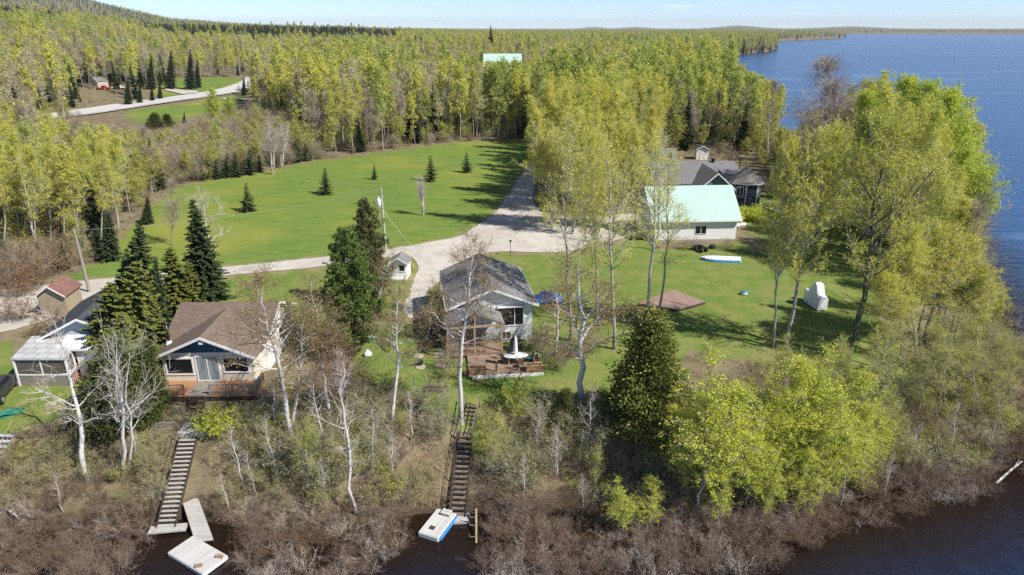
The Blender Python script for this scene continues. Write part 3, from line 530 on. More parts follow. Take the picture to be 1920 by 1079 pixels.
# ------------------------------------------------------------------ roads laid on the ground
def sheet(name, P, m, lift, jit=.0, step=.6, seed=3, relax=True):
    g = np.random.default_rng(seed); pts = []
    for a, b in zip(P, np.roll(P, -1, 0)):
        n = max(1, int(np.hypot(*(b - a)) / step))
        for q in range(n): pts.append(a + (b - a) * q / n)
    pts = np.array(pts)
    if relax:
        for _ in range(4): pts = pts * .5 + (np.roll(pts, 1, 0) + np.roll(pts, -1, 0)) * .25
    pts += g.normal(size=pts.shape) * jit
    bm = bmesh.new(); vs = [bm.verts.new((p[0], p[1], 0)) for p in pts]; f = bm.faces.new(vs); bmesh.ops.triangulate(bm, faces=[f])
    for _ in range(3):
        es = [e for e in bm.edges if e.calc_length() > 5 and len(e.link_faces) == 2]
        if es: bmesh.ops.subdivide_edges(bm, edges=es, cuts=1)
        bmesh.ops.triangulate(bm, faces=bm.faces[:])
    me = bpy.data.meshes.new(name); bm.to_mesh(me); bm.free(); c = np.zeros(len(me.vertices) * 3); me.vertices.foreach_get('co', c); c = c.reshape(-1, 3); c[:, 2] = hgt(c[:, 0], c[:, 1]) + lift; me.vertices.foreach_set('co', c.ravel()); me.update()
    if me.polygons[0].normal.z < 0: me.flip_normals()
    return tag(link(name, me, m), kind='structure')
t = NT('gravel'); v = t.coords('Object'); n1 = t.noise(v, .16, 4); n3 = t.noise(v, 5, 5, .7); n2 = t.noise(v, .9, 4)
col = t.mix(t.ramp(n1, .35, .65), (.47, .435, .385), (.56, .525, .475)); col = t.mix(t.math('MULTIPLY', t.ramp(n2, .45, .7), .35), col, (.35, .30, .25)); col = t.mix(t.math('MULTIPLY', t.ramp(n3, .45, .8), .4), col, (.28, .25, .21)); n7 = t.noise(t.coords('Object', (.5, .09, 1)), 2.2, 3); col = t.mix(t.math('MULTIPLY', t.ramp(n7, .5, .7), .3), col, (.36, .325, .275)); t.bsdf(col, .95, .1, n3, .5, .03); m_gravel = t.m
sheet('gravel_road', ROAD, m_gravel, .07, .07)
m_asph = M('worn asphalt', (.58, .57, .56), (.50, .49, .48), .5, .9, .1); m_white = M('road paint', (.75, .75, .73), (.6, .6, .58), 2, .7); m_yell = M('yellow road paint', (.6, .42, .1), (.5, .38, .14), 2, .7)
def ribbon(name, C, w, m, lift, off=0.0, uplift=True):
    C = np.asarray(C, float); n = 60; tt = np.linspace(0, len(C) - 1, n); P = np.stack([np.interp(tt, np.arange(len(C)), C[:, k]) for k in (0, 1)], 1)
    for _ in range(6): P[1:-1] = P[1:-1] * .5 + (P[:-2] + P[2:]) * .25
    d = unit(np.gradient(P, axis=0)); nn = np.stack([-d[:, 1], d[:, 0]], 1); Lp = P + nn * (off + w / 2); Rp = P + nn * (off - w / 2); z = hgt(P[:, 0], P[:, 1]) + lift
    V = np.zeros((n, 2, 3)); V[:, 0, :2] = Lp; V[:, 1, :2] = Rp; V[:, 0, 2] = V[:, 1, 2] = z; i = np.arange(n - 1) * 2
    o = link(name, new_mesh(name, V, np.stack([i, i + 1, i + 3, i + 2], 1), True), m); return tag(o, kind='structure')
HROAD = ribbon('highway', HWYC, 11.5, m_asph, .30)
shoulder = ribbon('road_shoulder', HWYC, 15, m_gravel, .24)
for nm, off, mm in (('road_edge_line', 4.1, m_white), ('road_edge_line', -4.1, m_white), ('road_centre_line', 0, m_yell)):
    ribbon(nm, HWYC, .22, mm, .32, off)
sheet('side_driveway', TROAD, m_gravel, .35, .05)
sheet('side_driveway', XY([(418, 186.5), (500, 187.5), (500, 190), (418, 189.5)]), m_gravel, .35, .05)
# ------------------------------------------------------------------ building kit
class MB:
    def __init__(s): s.v = []; s.f = []
    def quad(s, *p): n = len(s.v); s.v += [tuple(map(float, q)) for q in p]; s.f.append(tuple(range(n, n + len(p)))); return s
    def hexa(s, c):
        n = len(s.v); s.v += [tuple(map(float, q)) for q in c]
        for f in ((0, 3, 2, 1), (4, 5, 6, 7), (0, 1, 5, 4), (1, 2, 6, 5), (2, 3, 7, 6), (3, 0, 4, 7)): s.f.append(tuple(n + k for k in f))
        return s
    def box(s, x0, x1, y0, y1, z0, z1): return s.hexa([(x0, y0, z0), (x1, y0, z0), (x1, y1, z0), (x0, y1, z0), (x0, y0, z1), (x1, y0, z1), (x1, y1, z1), (x0, y1, z1)])
    def beam(s, a, b, w, h=None):
        a = Vector(a); b = Vector(b); d = (b - a).normalized(); h = h or w; x = d.cross(Vector((0, 0, 1)))
        if x.length < .05: x = Vector((1, 0, 0))
        x.normalize(); y = x.cross(d); x = x * w / 2; y = y * h / 2
        return s.hexa([a - x - y, a + x - y, a + x + y, a - x + y, b - x - y, b + x - y, b + x + y, b - x + y])
    def slab(s, pts, t):
        """a flat polygon thickened downwards by t along z"""
        n = len(s.v); k = len(pts); s.v += [tuple(map(float, p)) for p in pts] + [(float(p[0]), float(p[1]), float(p[2]) - t) for p in pts]
        s.f.append(tuple(range(n, n + k))); s.f.append(tuple(range(n + 2 * k - 1, n + k - 1, -1)))
        for i in range(k): j = (i + 1) % k; s.f.append((n + i, n + k + i, n + k + j, n + j))
        return s
    def lathe(s, prof, seg=12, c=(0, 0), sx=1, sy=1):
        n = len(s.v); k = len(prof)
        for r, z in prof:
            for i in range(seg): th = 2 * math.pi * i / seg; s.v.append((c[0] + r * math.cos(th) * sx, c[1] + r * math.sin(th) * sy, z))
        for a in range(k - 1):
            for i in range(seg): j = (i + 1) % seg; s.f.append((n + a * seg + i, n + a * seg + j, n + (a + 1) * seg + j, n + (a + 1) * seg + i))
        s.f.append(tuple(n + i for i in range(seg))[::-1]); s.f.append(tuple(n + (k - 1) * seg + i for i in range(seg))); return s
    def put(s, name, m, parent=None, smooth=False, bevel=0, loc=None, rot=None):
        o = link(name, new_mesh(name, s.v, s.f, smooth), m, parent, loc, rot)
        bm = bmesh.new(); bm.from_mesh(o.data); bmesh.ops.recalc_face_normals(bm, faces=bm.faces[:]); bm.to_mesh(o.data); bm.free()
        if bevel: b = o.modifiers.new('Bevel', 'BEVEL'); b.width = bevel; b.segments = 2; b.limit_method = 'ANGLE'
        return o
t = NT('window glass'); b = t.bsdf((.012, .016, .02), .06, .6); m_glass = t.m
t = NT('curtained glass'); v = t.coords('Object', (9, 1, .3)); b = t.bsdf(t.mix(t.ramp(t.noise(v, 1.5, 2), .35, .65), (.16, .19, .22), (.30, .34, .37)), .08, .6); m_curtain = t.m
m_wht = M('white trim', (.80, .80, .79), (.72, .72, .71), 3, .5)
m_pwhite = siding('white siding', (.84, .84, .83), .2, .95, .22)
m_cream = siding('cream siding', (.74, .69, .58), .2, .9, .5)
m_blueg = siding('navy gable boards', (.035, .10, .20), .5, .8, .2)
m_pale = siding('pale grey siding', (.70, .76, .81), .13, .93, .35)
m_lblue = siding('light blue siding', (.50, .58, .66), .15, .9, .3)
m_navy = siding('navy siding', (.038, .062, .085), .17, .8, .5)
m_slate = siding('slate blue siding', (.13, .18, .225), .17, .85, .5)
m_tan = siding('tan siding', (.40, .34, .24), .2, .85, .5)
m_brownsh = shingles('brown shingles', (.22, .165, .135), (.165, .12, .10), 'x')
m_brownshy = shingles('brown shingles across', (.24, .185, .15), (.175, .13, .105), 'y')
m_redsh = shingles('red brown shingles', (.27, .15, .125), (.20, .11, .095), 'y')
m_greysh = shingles('grey shingles', (.27, .27, .275), (.20, .20, .205), 'y')
m_greyshx = shingles('grey shingles across', (.24, .24, .25), (.18, .18, .19), 'x')
m_darksh = shingles('charcoal shingles', (.085, .092, .105), (.065, .07, .08), 'y')
m_warmsh = shingles('weathered shingles', (.25, .235, .22), (.17, .16, .15), 'x', .25, .14)
m_teal = ribbed('teal metal roofing', (.46, .65, .58), .32, 'x')
m_wood = planks('brown deck boards', (.30, .22, .155), (.24, .17, .12), 'x', .14)
m_woody = planks('brown deck boards along', (.36, .26, .185), (.29, .205, .15), 'y', .14)
m_orange = planks('orange deck boards', (.44, .24, .13), (.36, .19, .10), 'x', .12)
m_cedarw = planks('cedar boards', (.42, .25, .13), (.34, .20, .11), 'z', .14)
m_greyw = planks('weathered boards', (.50, .48, .46), (.40, .385, .365), 'y', .16)
m_greywx = planks('weathered boards across', (.62, .61, .60), (.52, .51, .50), 'x', .16, .25)
m_oldw = M('old grey wood', (.30, .27, .235), (.20, .175, .15), 5, .9, stretch=(1, 1, 4))
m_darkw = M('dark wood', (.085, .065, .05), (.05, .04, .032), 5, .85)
m_stairw = M('weathered tread', (.50, .48, .455), (.36, .34, .32), 6, .9)
m_stair2 = M('brown weathered tread', (.25, .20, .165), (.16, .13, .11), 6, .9)
m_timber = M('pine timber', (.42, .30, .19), (.33, .23, .14), 5, .7)
m_conc = M('concrete', (.52, .49, .43), (.40, .37, .32), 2.5, .9)
m_found = M('foundation', (.42, .41, .39), (.33, .32, .3), 3, .9)
m_black = M('black plastic', (.02, .02, .022), (.03, .03, .03), 4, .45)
m_steel = M('galvanised steel', (.55, .56, .58), (.45, .46, .48), 4, .35, .5, metal=.7)
m_flue = M('dark stove pipe', (.05, .05, .052), (.09, .09, .09), 4, .35, .5, metal=.6)
m_bluetarp = M('blue tarpaulin', (.09, .22, .55), (.06, .15, .42), 2, .4)
m_bluefl = M('blue plastic', (.05, .22, .52), (.06, .28, .62), 3, .4)
m_pole = M('pole wood', (.36, .32, .28), (.26, .23, .2), 5, .85, stretch=(4, 4, .6))
m_red = M('red paint', (.38, .05, .04), (.30, .04, .03), 4, .4)
m_green = M('green plastic', (.04, .22, .16), (.05, .28, .2), 4, .5)
m_stone = M('paving stone', (.50, .45, .39), (.42, .37, .31), 4, .9)
m_wrap = M('white shrink wrap', (.80, .81, .82), (.70, .72, .74), 3, .35, .4, bstr=.6)
m_redw = planks('faded red boards', (.36, .25, .21), (.29, .20, .165), 'x', .14)

def window(par, x0, x1, z0, z1, y=0.0, fr=.09, mull=(), glass=None, name='window', face=(0, -1), frame_m=None, dep=.05):
    """a framed window on a wall; face is the outward direction in the wall's own frame, x runs along the wall"""
    fx, fy = face; ux, uy = -fy, fx
    def P(u, d, z): return (ux * u + fx * d + (y * -fx if fx else 0), uy * u + fy * d + (y if fy else 0), z)
    def bx(m, u0, u1, z0, z1, d0, d1): m.hexa([P(u0, d1, z0), P(u1, d1, z0), P(u1, d0, z0), P(u0, d0, z0), P(u0, d1, z1), P(u1, d1, z1), P(u1, d0, z1), P(u0, d0, z1)])
    m = MB(); bx(m, x0 - fr, x1 + fr, z1, z1 + fr, .003, dep); bx(m, x0 - fr, x1 + fr, z0 - fr, z0, .003, dep + .02); bx(m, x0 - fr, x0, z0, z1, .003, dep); bx(m, x1, x1 + fr, z0, z1, .003, dep)
    for q in mull: bx(m, x0 + (x1 - x0) * q - .035, x0 + (x1 - x0) * q + .035, z0, z1, .003, dep)
    w = m.put(name, frame_m or m_wht, par); g = MB(); bx(g, x0 + .002, x1 - .002, z0 + .002, z1 - .002, .002, .018); g.put('pane', glass or m_glass, w); return w
def walls(x0, x1, y0, y1, z0, z1, gable=None, apex=0):
    """closed wall shell; gable 'y' puts the gable triangles on the front and back, 'x' on the two sides"""
    m = MB()
    if gable == 'y':
        c = (x0 + x1) / 2; m.quad((x0, y0, z0), (x1, y0, z0), (x1, y0, z1), (c, y0, apex), (x0, y0, z1)); m.quad((x1, y1, z0), (x0, y1, z0), (x0, y1, z1), (c, y1, apex), (x1, y1, z1))
        m.quad((x1, y0, z0), (x1, y1, z0), (x1, y1, z1), (x1, y0, z1)); m.quad((x0, y1, z0), (x0, y0, z0), (x0, y0, z1), (x0, y1, z1))
    elif gable == 'x':
        c = (y0 + y1) / 2; m.quad((x1, y0, z0), (x1, y1, z0), (x1, y1, z1), (x1, c, apex), (x1, y0, z1)); m.quad((x0, y1, z0), (x0, y0, z0), (x0, y0, z1), (x0, c, apex), (x0, y1, z1))
        m.quad((x0, y0, z0), (x1, y0, z0), (x1, y0, z1), (x0, y0, z1)); m.quad((x1, y1, z0), (x0, y1, z0), (x0, y1, z1), (x1, y1, z1))
    else:
        for a in ((x0, y0, x1, y0), (x1, y0, x1, y1), (x1, y1, x0, y1), (x0, y1, x0, y0)): m.quad((a[0], a[1], z0), (a[2], a[3], z0), (a[2], a[3], z1), (a[0], a[1], z1))
    return m
def gable_roof(x0, x1, y0, y1, ze, za, along='y', t=.12):
    """two roof slabs meeting at a ridge; the box is the roof's outer edge"""
    m = MB()
    if along == 'y': c = (x0 + x1) / 2; m.slab([(x0, y0, ze), (c, y0, za), (c, y1, za), (x0, y1, ze)][::-1], t); m.slab([(c, y0, za), (x1, y0, ze), (x1, y1, ze), (c, y1, za)][::-1], t)
    else: c = (y0 + y1) / 2; m.slab([(x0, y0, ze), (x1, y0, ze), (x1, c, za), (x0, c, za)], t); m.slab([(x0, c, za), (x1, c, za), (x1, y1, ze), (x0, y1, ze)], t)
    return m
def fascia(x0, x1, y, ze, za, h=.18, t=.05):
    c = (x0 + x1) / 2; m = MB(); s = -1
    for a, b in (((x0, ze), (c, za)), ((c, za), (x1, ze))): m.hexa([(a[0], y - t, a[1] - h), (b[0], y - t, b[1] - h), (b[0], y, b[1] - h), (a[0], y, a[1] - h), (a[0], y - t, a[1] + .02), (b[0], y - t, b[1] + .02), (b[0], y, b[1] + .02), (a[0], y, a[1] + .02)])
    return m
def railing(name, m, par, a, b, h=.95, post=.1, gap=.13, bal=.035, rails=True):
    a = Vector(a); b = Vector(b); L = (b - a).length; n = max(1, round(L / 1.8)); q = MB()
    for i in range(n + 1): p = a.lerp(b, i / n); q.beam(p, p + Vector((0, 0, h)), post)
    q.beam(a + Vector((0, 0, h + .02)), b + Vector((0, 0, h + .02)), .11, .045); q.beam(a + Vector((0, 0, .12)), b + Vector((0, 0, .12)), .05, .06)
    k = int(L / gap)
    for i in range(1, k): p = a.lerp(b, i / k); q.beam(p + Vector((0, 0, .13)), p + Vector((0, 0, h)), bal)
    return q.put(name, m, par)
def stairs(name, label, cat, top, bot, width, n, mt, ms, rail=None, railm=None, depth=.26, open_=True, post_h=.95, rails=(-1, 1), gap=2):
    top = Vector(top); bot = Vector(bot); d = bot - top; dh = Vector((d.x, d.y, 0)); L = dh.length; ang = math.atan2(dh.y, dh.x) + math.pi / 2
    o = thing(name, label, cat, tuple(top), ang)          # local -y runs down the flight
    for i in range(n):
        f = (i + .5) / n; y = -L * f; z = d.z * (i + 1) / n; tr = MB().box(-width / 2, width / 2, y - depth / 2, y + depth / 2, z - .045, z).put('tread', mt, o)
        MB().box(-width / 2 + .005, width / 2 - .005, y - depth / 2 + .004, y - depth / 2 + .02, z + d.z / n + .004, z - .047).put('gap_shade', m_darkw, o)  # dark strip standing in for the shade in the open gap between treads
    for sx in (-1, 1): MB().beam((sx * (width / 2 + .03), .1, -.12), (sx * (width / 2 + .03), -L - .05, d.z - .1), .05, .24).put('stringer', ms, o)
    if rail:
        for sx in rails:
            m = MB(); x = sx * (width / 2 + .09)
            for i in range(0, n + 1, gap * 2): f = i / n; m.beam((x, -L * f, d.z * f - .4), (x, -L * f, d.z * f + post_h), rail)
            m.beam((x, 0, post_h), (x, -L, d.z + post_h), rail * .9); m.beam((x, 0, post_h * .5), (x, -L, d.z + post_h * .5), rail * .6); m.put('handrail', railm or ms, o)
    return o
# ------------------------------------------------------------------ cottage with brown roof and navy gable
H1 = thing('cottage', 'cream sided cottage with brown shingle roof and navy blue front gable', 'house', (-23.5, 47.2, .25), R(1.5))
walls(-3.45, 3.45, .0, 5.0, -.8, 2.42, None).put('wall', m_cream, H1)
walls(-3.7, 3.85, 2.2, 9.6, -.6, 2.52, 'x', 4.1).put('side_wall', m_pwhite, H1)
MB().quad((-3.45, -.02, 2.42), (3.45, -.02, 2.42), (0, -.02, 3.92)).put('gable_panel', m_blueg, H1)
gr = MB(); gr.slab([(-3.95, -.65, 2.32), (0, -.65, 4.06), (0, 5.5, 4.06), (-3.95, 5.5, 2.32)][::-1], .12); gr.slab([(0, -.65, 4.06), (3.95, -.65, 2.32), (3.95, 5.5, 2.32), (0, 5.5, 4.06)][::-1], .12)
rf = gr.put('front_roof', m_brownshy, H1); gable_roof(-4.1, 4.15, 1.6, 10.2, 2.38, 4.3, 'x').put('main_roof', m_brownsh, H1)
fascia(-3.97, 3.97, -.66, 2.32, 4.06, .2).put('fascia', m_wht, H1)
MB().beam((4.17, 1.6, 2.31), (4.17, 5.9, 4.23), .05, .2).beam((4.17, 5.9, 4.23), (4.17, 10.2, 2.31), .05, .2).put('rake_board', m_wht, H1)
MB().box(-3.47, 3.47, -.05, -.022, 2.36, 2.5).put('band_board', m_wht, H1)
window(H1, -3.15, -1.2, .72, 1.95, 0, .12); window(H1, 1.25, 3.05, .85, 2.0, 0, .12)
dr = window(H1, -.85, .78, .12, 2.12, 0, .1, (.5,), m_curtain, 'sliding_door')
MB().box(-.16, .16, -.62, -.38, 3.42, 3.66).put('floodlight', m_wht, H1, bevel=.02)
window(H1, -7.6, -6.6, .9, 1.9, 3.85, .08, (.5,), face=(1, 0)) if False else None
st = MB(); st.lathe([(.11, 2.6), (.11, 4.15)], 12, (-3.45, 1.6)).lathe([(.16, 4.15), (.16, 4.35), (.05, 4.4)], 12, (-3.45, 1.6)); st.put('stove_pipe', m_flue, H1, True); MB().lathe([(.30, 2.5), (.16, 2.78)], 12, (-3.45, 1.6)).put('pipe_flashing', m_wht, H1)
dk = thing('front_deck', 'low wooden deck with orange boards and brown railing along the cream cottage front', 'deck', (-23.5, 47.2, .2), R(1.5))
MB().box(-3.7, 4.3, -2.35, -.03, .02, .12).put('floor', m_orange, dk); MB().box(-.95, .75, -2.37, -.035, .123, .135).put('worn_walkway', m_oldw, dk)
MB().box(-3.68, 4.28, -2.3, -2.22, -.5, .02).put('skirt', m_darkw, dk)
railing('railing', m_cedarw, dk, (-3.6, -2.28, .12), (-1.05, -2.28, .12), .85); railing('railing', m_oldw, dk, (.85, -2.28, .12), (4.2, -2.28, .12), .85); railing('railing', m_oldw, dk, (4.22, -2.2, .12), (4.22, -.3, .12), .85)
zt = hz(-23.2, 42.6)
stairs('deck_steps', 'three dark wooden steps down from the orange deck to the concrete walk', 'steps', (-23.55, 44.85, .3), (-23.4, 43.6, zt + .08), 1.1, 3, m_darkw, m_darkw, None)
cw_ = thing('concrete_landing', 'worn concrete walkway ending above the long grey stair', 'walkway', (0, 0, 0))
pA = [gp(353, 772), gp(392, 772), gp(384, 812), gp(338, 812)]
MB().slab([(p[0], p[1], zt + .05) for p in pA], .8).put('slab', m_conc, cw_)
pB = [gp(336, 812), gp(386, 812), gp(383, 819), gp(331, 819)]
MB().slab([(p[0], p[1] - .02, zt + .02) for p in pB], .5).put('landing', m_greyw, cw_)
tp = at(352, 819, zt); bt = at(311, 987, ZW + .35)
S1 = stairs('lake_stair', 'long straight stair of weathered grey treads below the concrete walk', 'stairs', tp, bt, 1.12, 20, m_stairw, m_darkw, .035, m_darkw, rails=(-1,), depth=.17)
MB().box(-.012, .012, -((Vector(bt) - Vector(tp)).xy.length), 0, 0, 0) if False else None
ft = MB(); ft.box(-1.0, 1.3, -.35, .35, -.12, 0); ftt = thing('plank_landing', 'pale plank platform at the water under the long grey stair', 'platform', (bt[0] + .05, bt[1] - .15, ZW + .32), R(8)); ft.put('platform', m_greyw, ftt)
MB().beam((-.9, 0, -1), (-.9, 0, -.121), .1).put('leg', m_oldw, ftt); MB().beam((1.1, 0, -1), (1.1, 0, -.121), .1).put('leg', m_oldw, ftt)
tw = thing('timber_edging', 'long low timber retaining wall crossing the slope beside the grey stair', 'retaining wall'); a = gp(150, 806); b = gp(332, 800)
for k in range(3): MB().beam((a[0], a[1], a[2] - .1 + k * .2), (b[0], b[1], b[2] - .1 + k * .2), .16, .17).put('log', m_oldw, tw)
# ------------------------------------------------------------------ docks
def quadraft(name, label, corners, th, m, ztop, cat='dock'):
    P = [at(*c, ztop) for c in corners]; c = sum(P) / 4; ax = (P[1] - P[0] + P[2] - P[3]) / 2; bx = (P[3] - P[0] + P[2] - P[1]) / 2; ang = math.atan2(ax[1], ax[0]); w = np.hypot(*ax[:2]); h = np.hypot(*bx[:2])
    o = thing(name, label, cat, (c[0], c[1], ztop), ang); MB().box(-w / 2, w / 2, -h / 2, h / 2, -.05, 0).put('decking', m, o); f = MB(); f.box(-w / 2 + .02, w / 2 - .02, -h / 2 - .03, -h / 2 + .03, -th, -.052).box(-w / 2 + .02, w / 2 - .02, h / 2 - .03, h / 2 + .03, -th, -.052).box(-w / 2 - .03, -w / 2 + .02, -h / 2, h / 2, -th, -.052).box(w / 2 - .02, w / 2 + .03, -h / 2, h / 2, -th, -.052); f.put('frame', m_wht, o); return o, w, h
d1, w, h = quadraft('floating_dock', 'square pale plank floating dock lying on the dark water below the long grey stair', [(313, 1035), (378, 1074), (428, 1043), (363, 1006)], .28, m_greywx, ZW + .35)
for (x, y, r) in ((w * .30, -h * .36, .3), (w * .42, h * .30, 0)):
    q = thing('dock_cleat', 'small brown block on the %s of the square floating dock' % ('near corner' if r else 'right hand corner'), 'block', tuple(d1.matrix_basis @ Vector((x, y, 0))), d1.rotation_euler.z + .5 + r)
    MB().box(-.22, .22, -.11, .11, 0, .09).put('base', m_timber, q, bevel=.01)
    for k in (-.15, 0, .15): MB().box(k - .04, k + .04, -.11, .11, .092, .19).put('rib', m_timber, q, bevel=.01)
gw = thing('gangway', 'grey plank ramp sloping from the bank towards the square floating dock', 'ramp'); P = [at(343, 944, ZW + .75), at(371, 932, ZW + .8), at(400, 1012, ZW + .30), at(366, 1016, ZW + .26)]
MB().slab([P[3], P[2], P[1], P[0]], .08).put('decking', m_greyw, gw); MB().beam(P[0] - [0, 0, .12], P[3] - [0, 0, .12], .06, .2).beam(P[1] - [0, 0, .12], P[2] - [0, 0, .12], .06, .2).put('frame', m_darkw, gw)
d2, w, h = quadraft('swim_raft', 'narrow pale plank raft with blue side float at the brown stair', [(791, 1000), (828, 1009), (848, 963), (814, 951)], .34, m_greywx, ZW + .38)
MB().box(w / 2 + .035, w / 2 + .17, -h / 2 + .1, h / 2 - .05, -.34, -.06).put('float', m_bluefl, d2, bevel=.05); MB().box(-.28, .1, -h * .30, -h * .16, .002, .012).put('hole_shade', m_darkw, d2)  # dark sheet on the decking standing in for the shaded hole
q = thing('crate', 'small pale wooden crate on the raft beside the brown stair', 'crate', tuple(d2.matrix_basis @ Vector((w * .12, h * .38, 0))), d2.rotation_euler.z); MB().box(-.3, .3, -.22, .22, 0, .2).put('body', m_greyw, q, bevel=.01); MB().box(-.33, .33, -.25, -.02, .202, .23).box(-.33, .33, .02, .25, .202, .23).put('lid', m_greywx, q)
# ------------------------------------------------------------------ brown stair in two flights
tp = gp(887, 763) + [0, 0, .3]; md = gp(872, 829) + [0, 0, .35]; bt = at(859, 966, ZW + .3)
stairs('upper_stair', 'short brown wooden flight with two handrails at the lawn edge', 'stairs', tp, md, .85, 8, m_stair2, m_darkw, .06, m_stair2, post_h=.75, depth=.19)
stairs('lower_stair', 'long brown wooden flight running down to the plank raft', 'stairs', md, bt, .95, 15, m_stair2, m_darkw, .05, m_darkw, rails=(-1,), post_h=.5, depth=.2)
q = thing('landing_slab', 'pale slab under the foot of the brown stair', 'slab', (bt[0], bt[1] - .15, ZW + .2), R(5)); MB().box(-.75, .75, -.4, .4, -.3, 0).put('slab', m_greyw, q); MB().box(-.7, .7, -.36, .36, -.9, -.302).put('crib', m_oldw, q)
la = at(893, 1012, ZW + .3); lb = at(893, 955, ZW + .9); q = thing('ladder_post', 'weathered timber ramp rail with three metal rungs standing in the dark water', 'ladder'); MB().beam(la - [0, 0, .3], lb, .12, .14).put('rail', m_timber, q)
for f in (.08, .45, .72): p = la + (lb - la) * f; MB().beam(p, p + [-.42, .03, 0], .05).beam(p + [-.42, .03, 0], p + [-.44, .03, .22], .05).put('rung', m_steel, q)
MB().beam(lb + [-.5, .1, -.25], lb + [.5, .15, -.25], .07).put('crossbar', m_darkw, q)
# ------------------------------------------------------------------ pale house with grey roof and its deck
H2 = thing('house', 'pale grey house with grey shingle roof behind the furnished deck', 'house', (-1.75, 54.7, 0), R(9))
walls(-3.55, 3.55, 0, 9.1, -.3, 3.72, 'y', 5.12).put('wall', m_pale, H2); gable_roof(-4.0, 4.0, -.55, 9.55, 3.6, 5.28, 'y').put('roof', m_greysh, H2)
fascia(-4.02, 4.02, -.56, 3.6, 5.28, .17).put('fascia', m_wht, H2); MB().box(-4.07, -4.0, -.5, 9.5, 3.42, 3.6).put('gutter', m_wht, H2); MB().box(4.0, 4.07, -.5, 9.5, 3.42, 3.6).put('gutter', m_wht, H2)
window(H2, .55, 2.75, 1.62, 3.3, 0, .1, (.66,)); window(H2, .75, 1.65, .35, .95, 0, .1, (.55,)); window(H2, -2.6, -1.5, 1.9, 3.0, 0, .1, (.5,)); MB().box(.45, 2.85, -.34, -.02, 3.36, 3.46).put('window_hood', m_wht, H2)
window(H2, -6.5, -5.3, 1.9, 2.9, 3.55, .08, (.5,), face=(-1, 0)) if False else None
MB().lathe([(.13, 4.3), (.13, 5.0), (.2, 5.02), (.2, 5.12)], 10, (1.5, 6.5)).put('roof_vent', m_steel, H2)
PR = thing('porch', 'small timber framed porch with grey gable roof on the front of the pale house', 'porch', (-1.75, 54.7, 0), R(9))
gable_roof(-4.3, .75, -2.7, -.05, 2.95, 4.15, 'y', .1).put('roof', m_greysh, PR)
f = MB(); f.beam((-4.15, -2.62, 2.82), (.6, -2.62, 2.82), .14, .16); f.beam((-4.2, -2.62, 2.9), (-1.78, -2.62, 4.02), .1, .14).beam((.65, -2.62, 2.9), (-1.78, -2.62, 4.02), .1, .14).beam((-1.78, -2.62, 2.85), (-1.78, -2.62, 4.0), .11); f.put('truss', m_timber, PR)
for x in (-4.05, -1.8, .5): MB().beam((x, -2.6, .0), (x, -2.6, 2.8), .14).put('post', m_timber, PR)
MB().box(-4.2, .6, -2.7, -.05, .25, .4).put('floor', m_wood, PR); railing('railing', m_wood, PR, (-4.0, -2.6, .4), (-.9, -2.6, .4), .9)
sp = thing('side_landing', 'dark brown raised landing with railing against the left wall of the pale house', 'landing', (-1.75, 54.7, 0), R(9))
MB().box(-5.9, -3.6, 1.2, 4.2, 1.15, 1.3).put('floor', m_wood, sp); MB().box(-5.85, -3.6, 1.25, 4.15, -.2, 1.148).put('skirt', m_darkw, sp); railing('railing', m_darkw, sp, (-5.8, 1.25, 1.3), (-3.7, 1.25, 1.3), .95); railing('railing', m_wood, sp, (-5.8, 1.3, 1.3), (-5.8, 4.1, 1.3), .95)
DK = thing('garden_deck', 'ground level brown deck with white edging on the lawn before the pale house', 'deck', (-.65, 50.2, 0), R(6))
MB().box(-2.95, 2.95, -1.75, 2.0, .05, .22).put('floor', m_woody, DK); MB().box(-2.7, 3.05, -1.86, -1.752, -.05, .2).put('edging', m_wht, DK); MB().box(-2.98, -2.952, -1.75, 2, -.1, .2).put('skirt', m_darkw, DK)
mm = DK.matrix_basis
def on_deck(x, y, z=.22): return tuple(mm @ Vector((x, y, z)))
def planter(label, x, y, w, d, h, m):
    q = thing('planter', label, 'planter', on_deck(x, y), R(6)); b = MB(); tt = .06
    b.box(-w / 2, w / 2, -d / 2, -d / 2 + tt, 0, h).box(-w / 2, w / 2, d / 2 - tt, d / 2, 0, h).box(-w / 2, -w / 2 + tt, -d / 2 + tt, d / 2 - tt, 0, h).box(w / 2 - tt, w / 2, -d / 2 + tt, d / 2 - tt, 0, h).put('box', m, q)
    MB().box(-w / 2 + tt, w / 2 - tt, -d / 2 + tt, d / 2 - tt, h * .6, h * .7).put('soil', m_darkw, q); MB().box(-w / 2 - .03, w / 2 + .03, -d / 2 - .03, -d / 2 + .09, h + .002, h + .04).box(-w / 2 - .03, w / 2 + .03, d / 2 - .09, d / 2 + .03, h + .002, h + .04).box(-w / 2 - .02, -w / 2 + .06, -d / 2 + .05, d / 2 - .05, h + .004, h + .036).put('cap', m_timber, q)
planter('cedar planter box at the left front corner of the furnished deck', -2.25, -1.35, 1.35, .62, .5, m_cedarw); planter('cedar planter box at the right front corner of the furnished deck', 2.3, -1.35, 1.35, .62, .5, m_cedarw); planter('long cedar planter on the right edge of the furnished deck beside the lawn', 2.65, -.1, .5, 1.5, .45, m_cedarw)
for x in (-.75, .95): q = thing('rail_post', 'short dark post on the deck, %s of the two by the round table' % ('leftmost' if x < 0 else 'rightmost'), 'post', on_deck(x, -1.25), R(6)); MB().box(-.06, .06, -.06, .06, 0, .9).put('shaft', m_darkw, q); MB().box(-.1, .1, -.1, .1, .902, 1.0).put('cap', m_cedarw, q, bevel=.02)
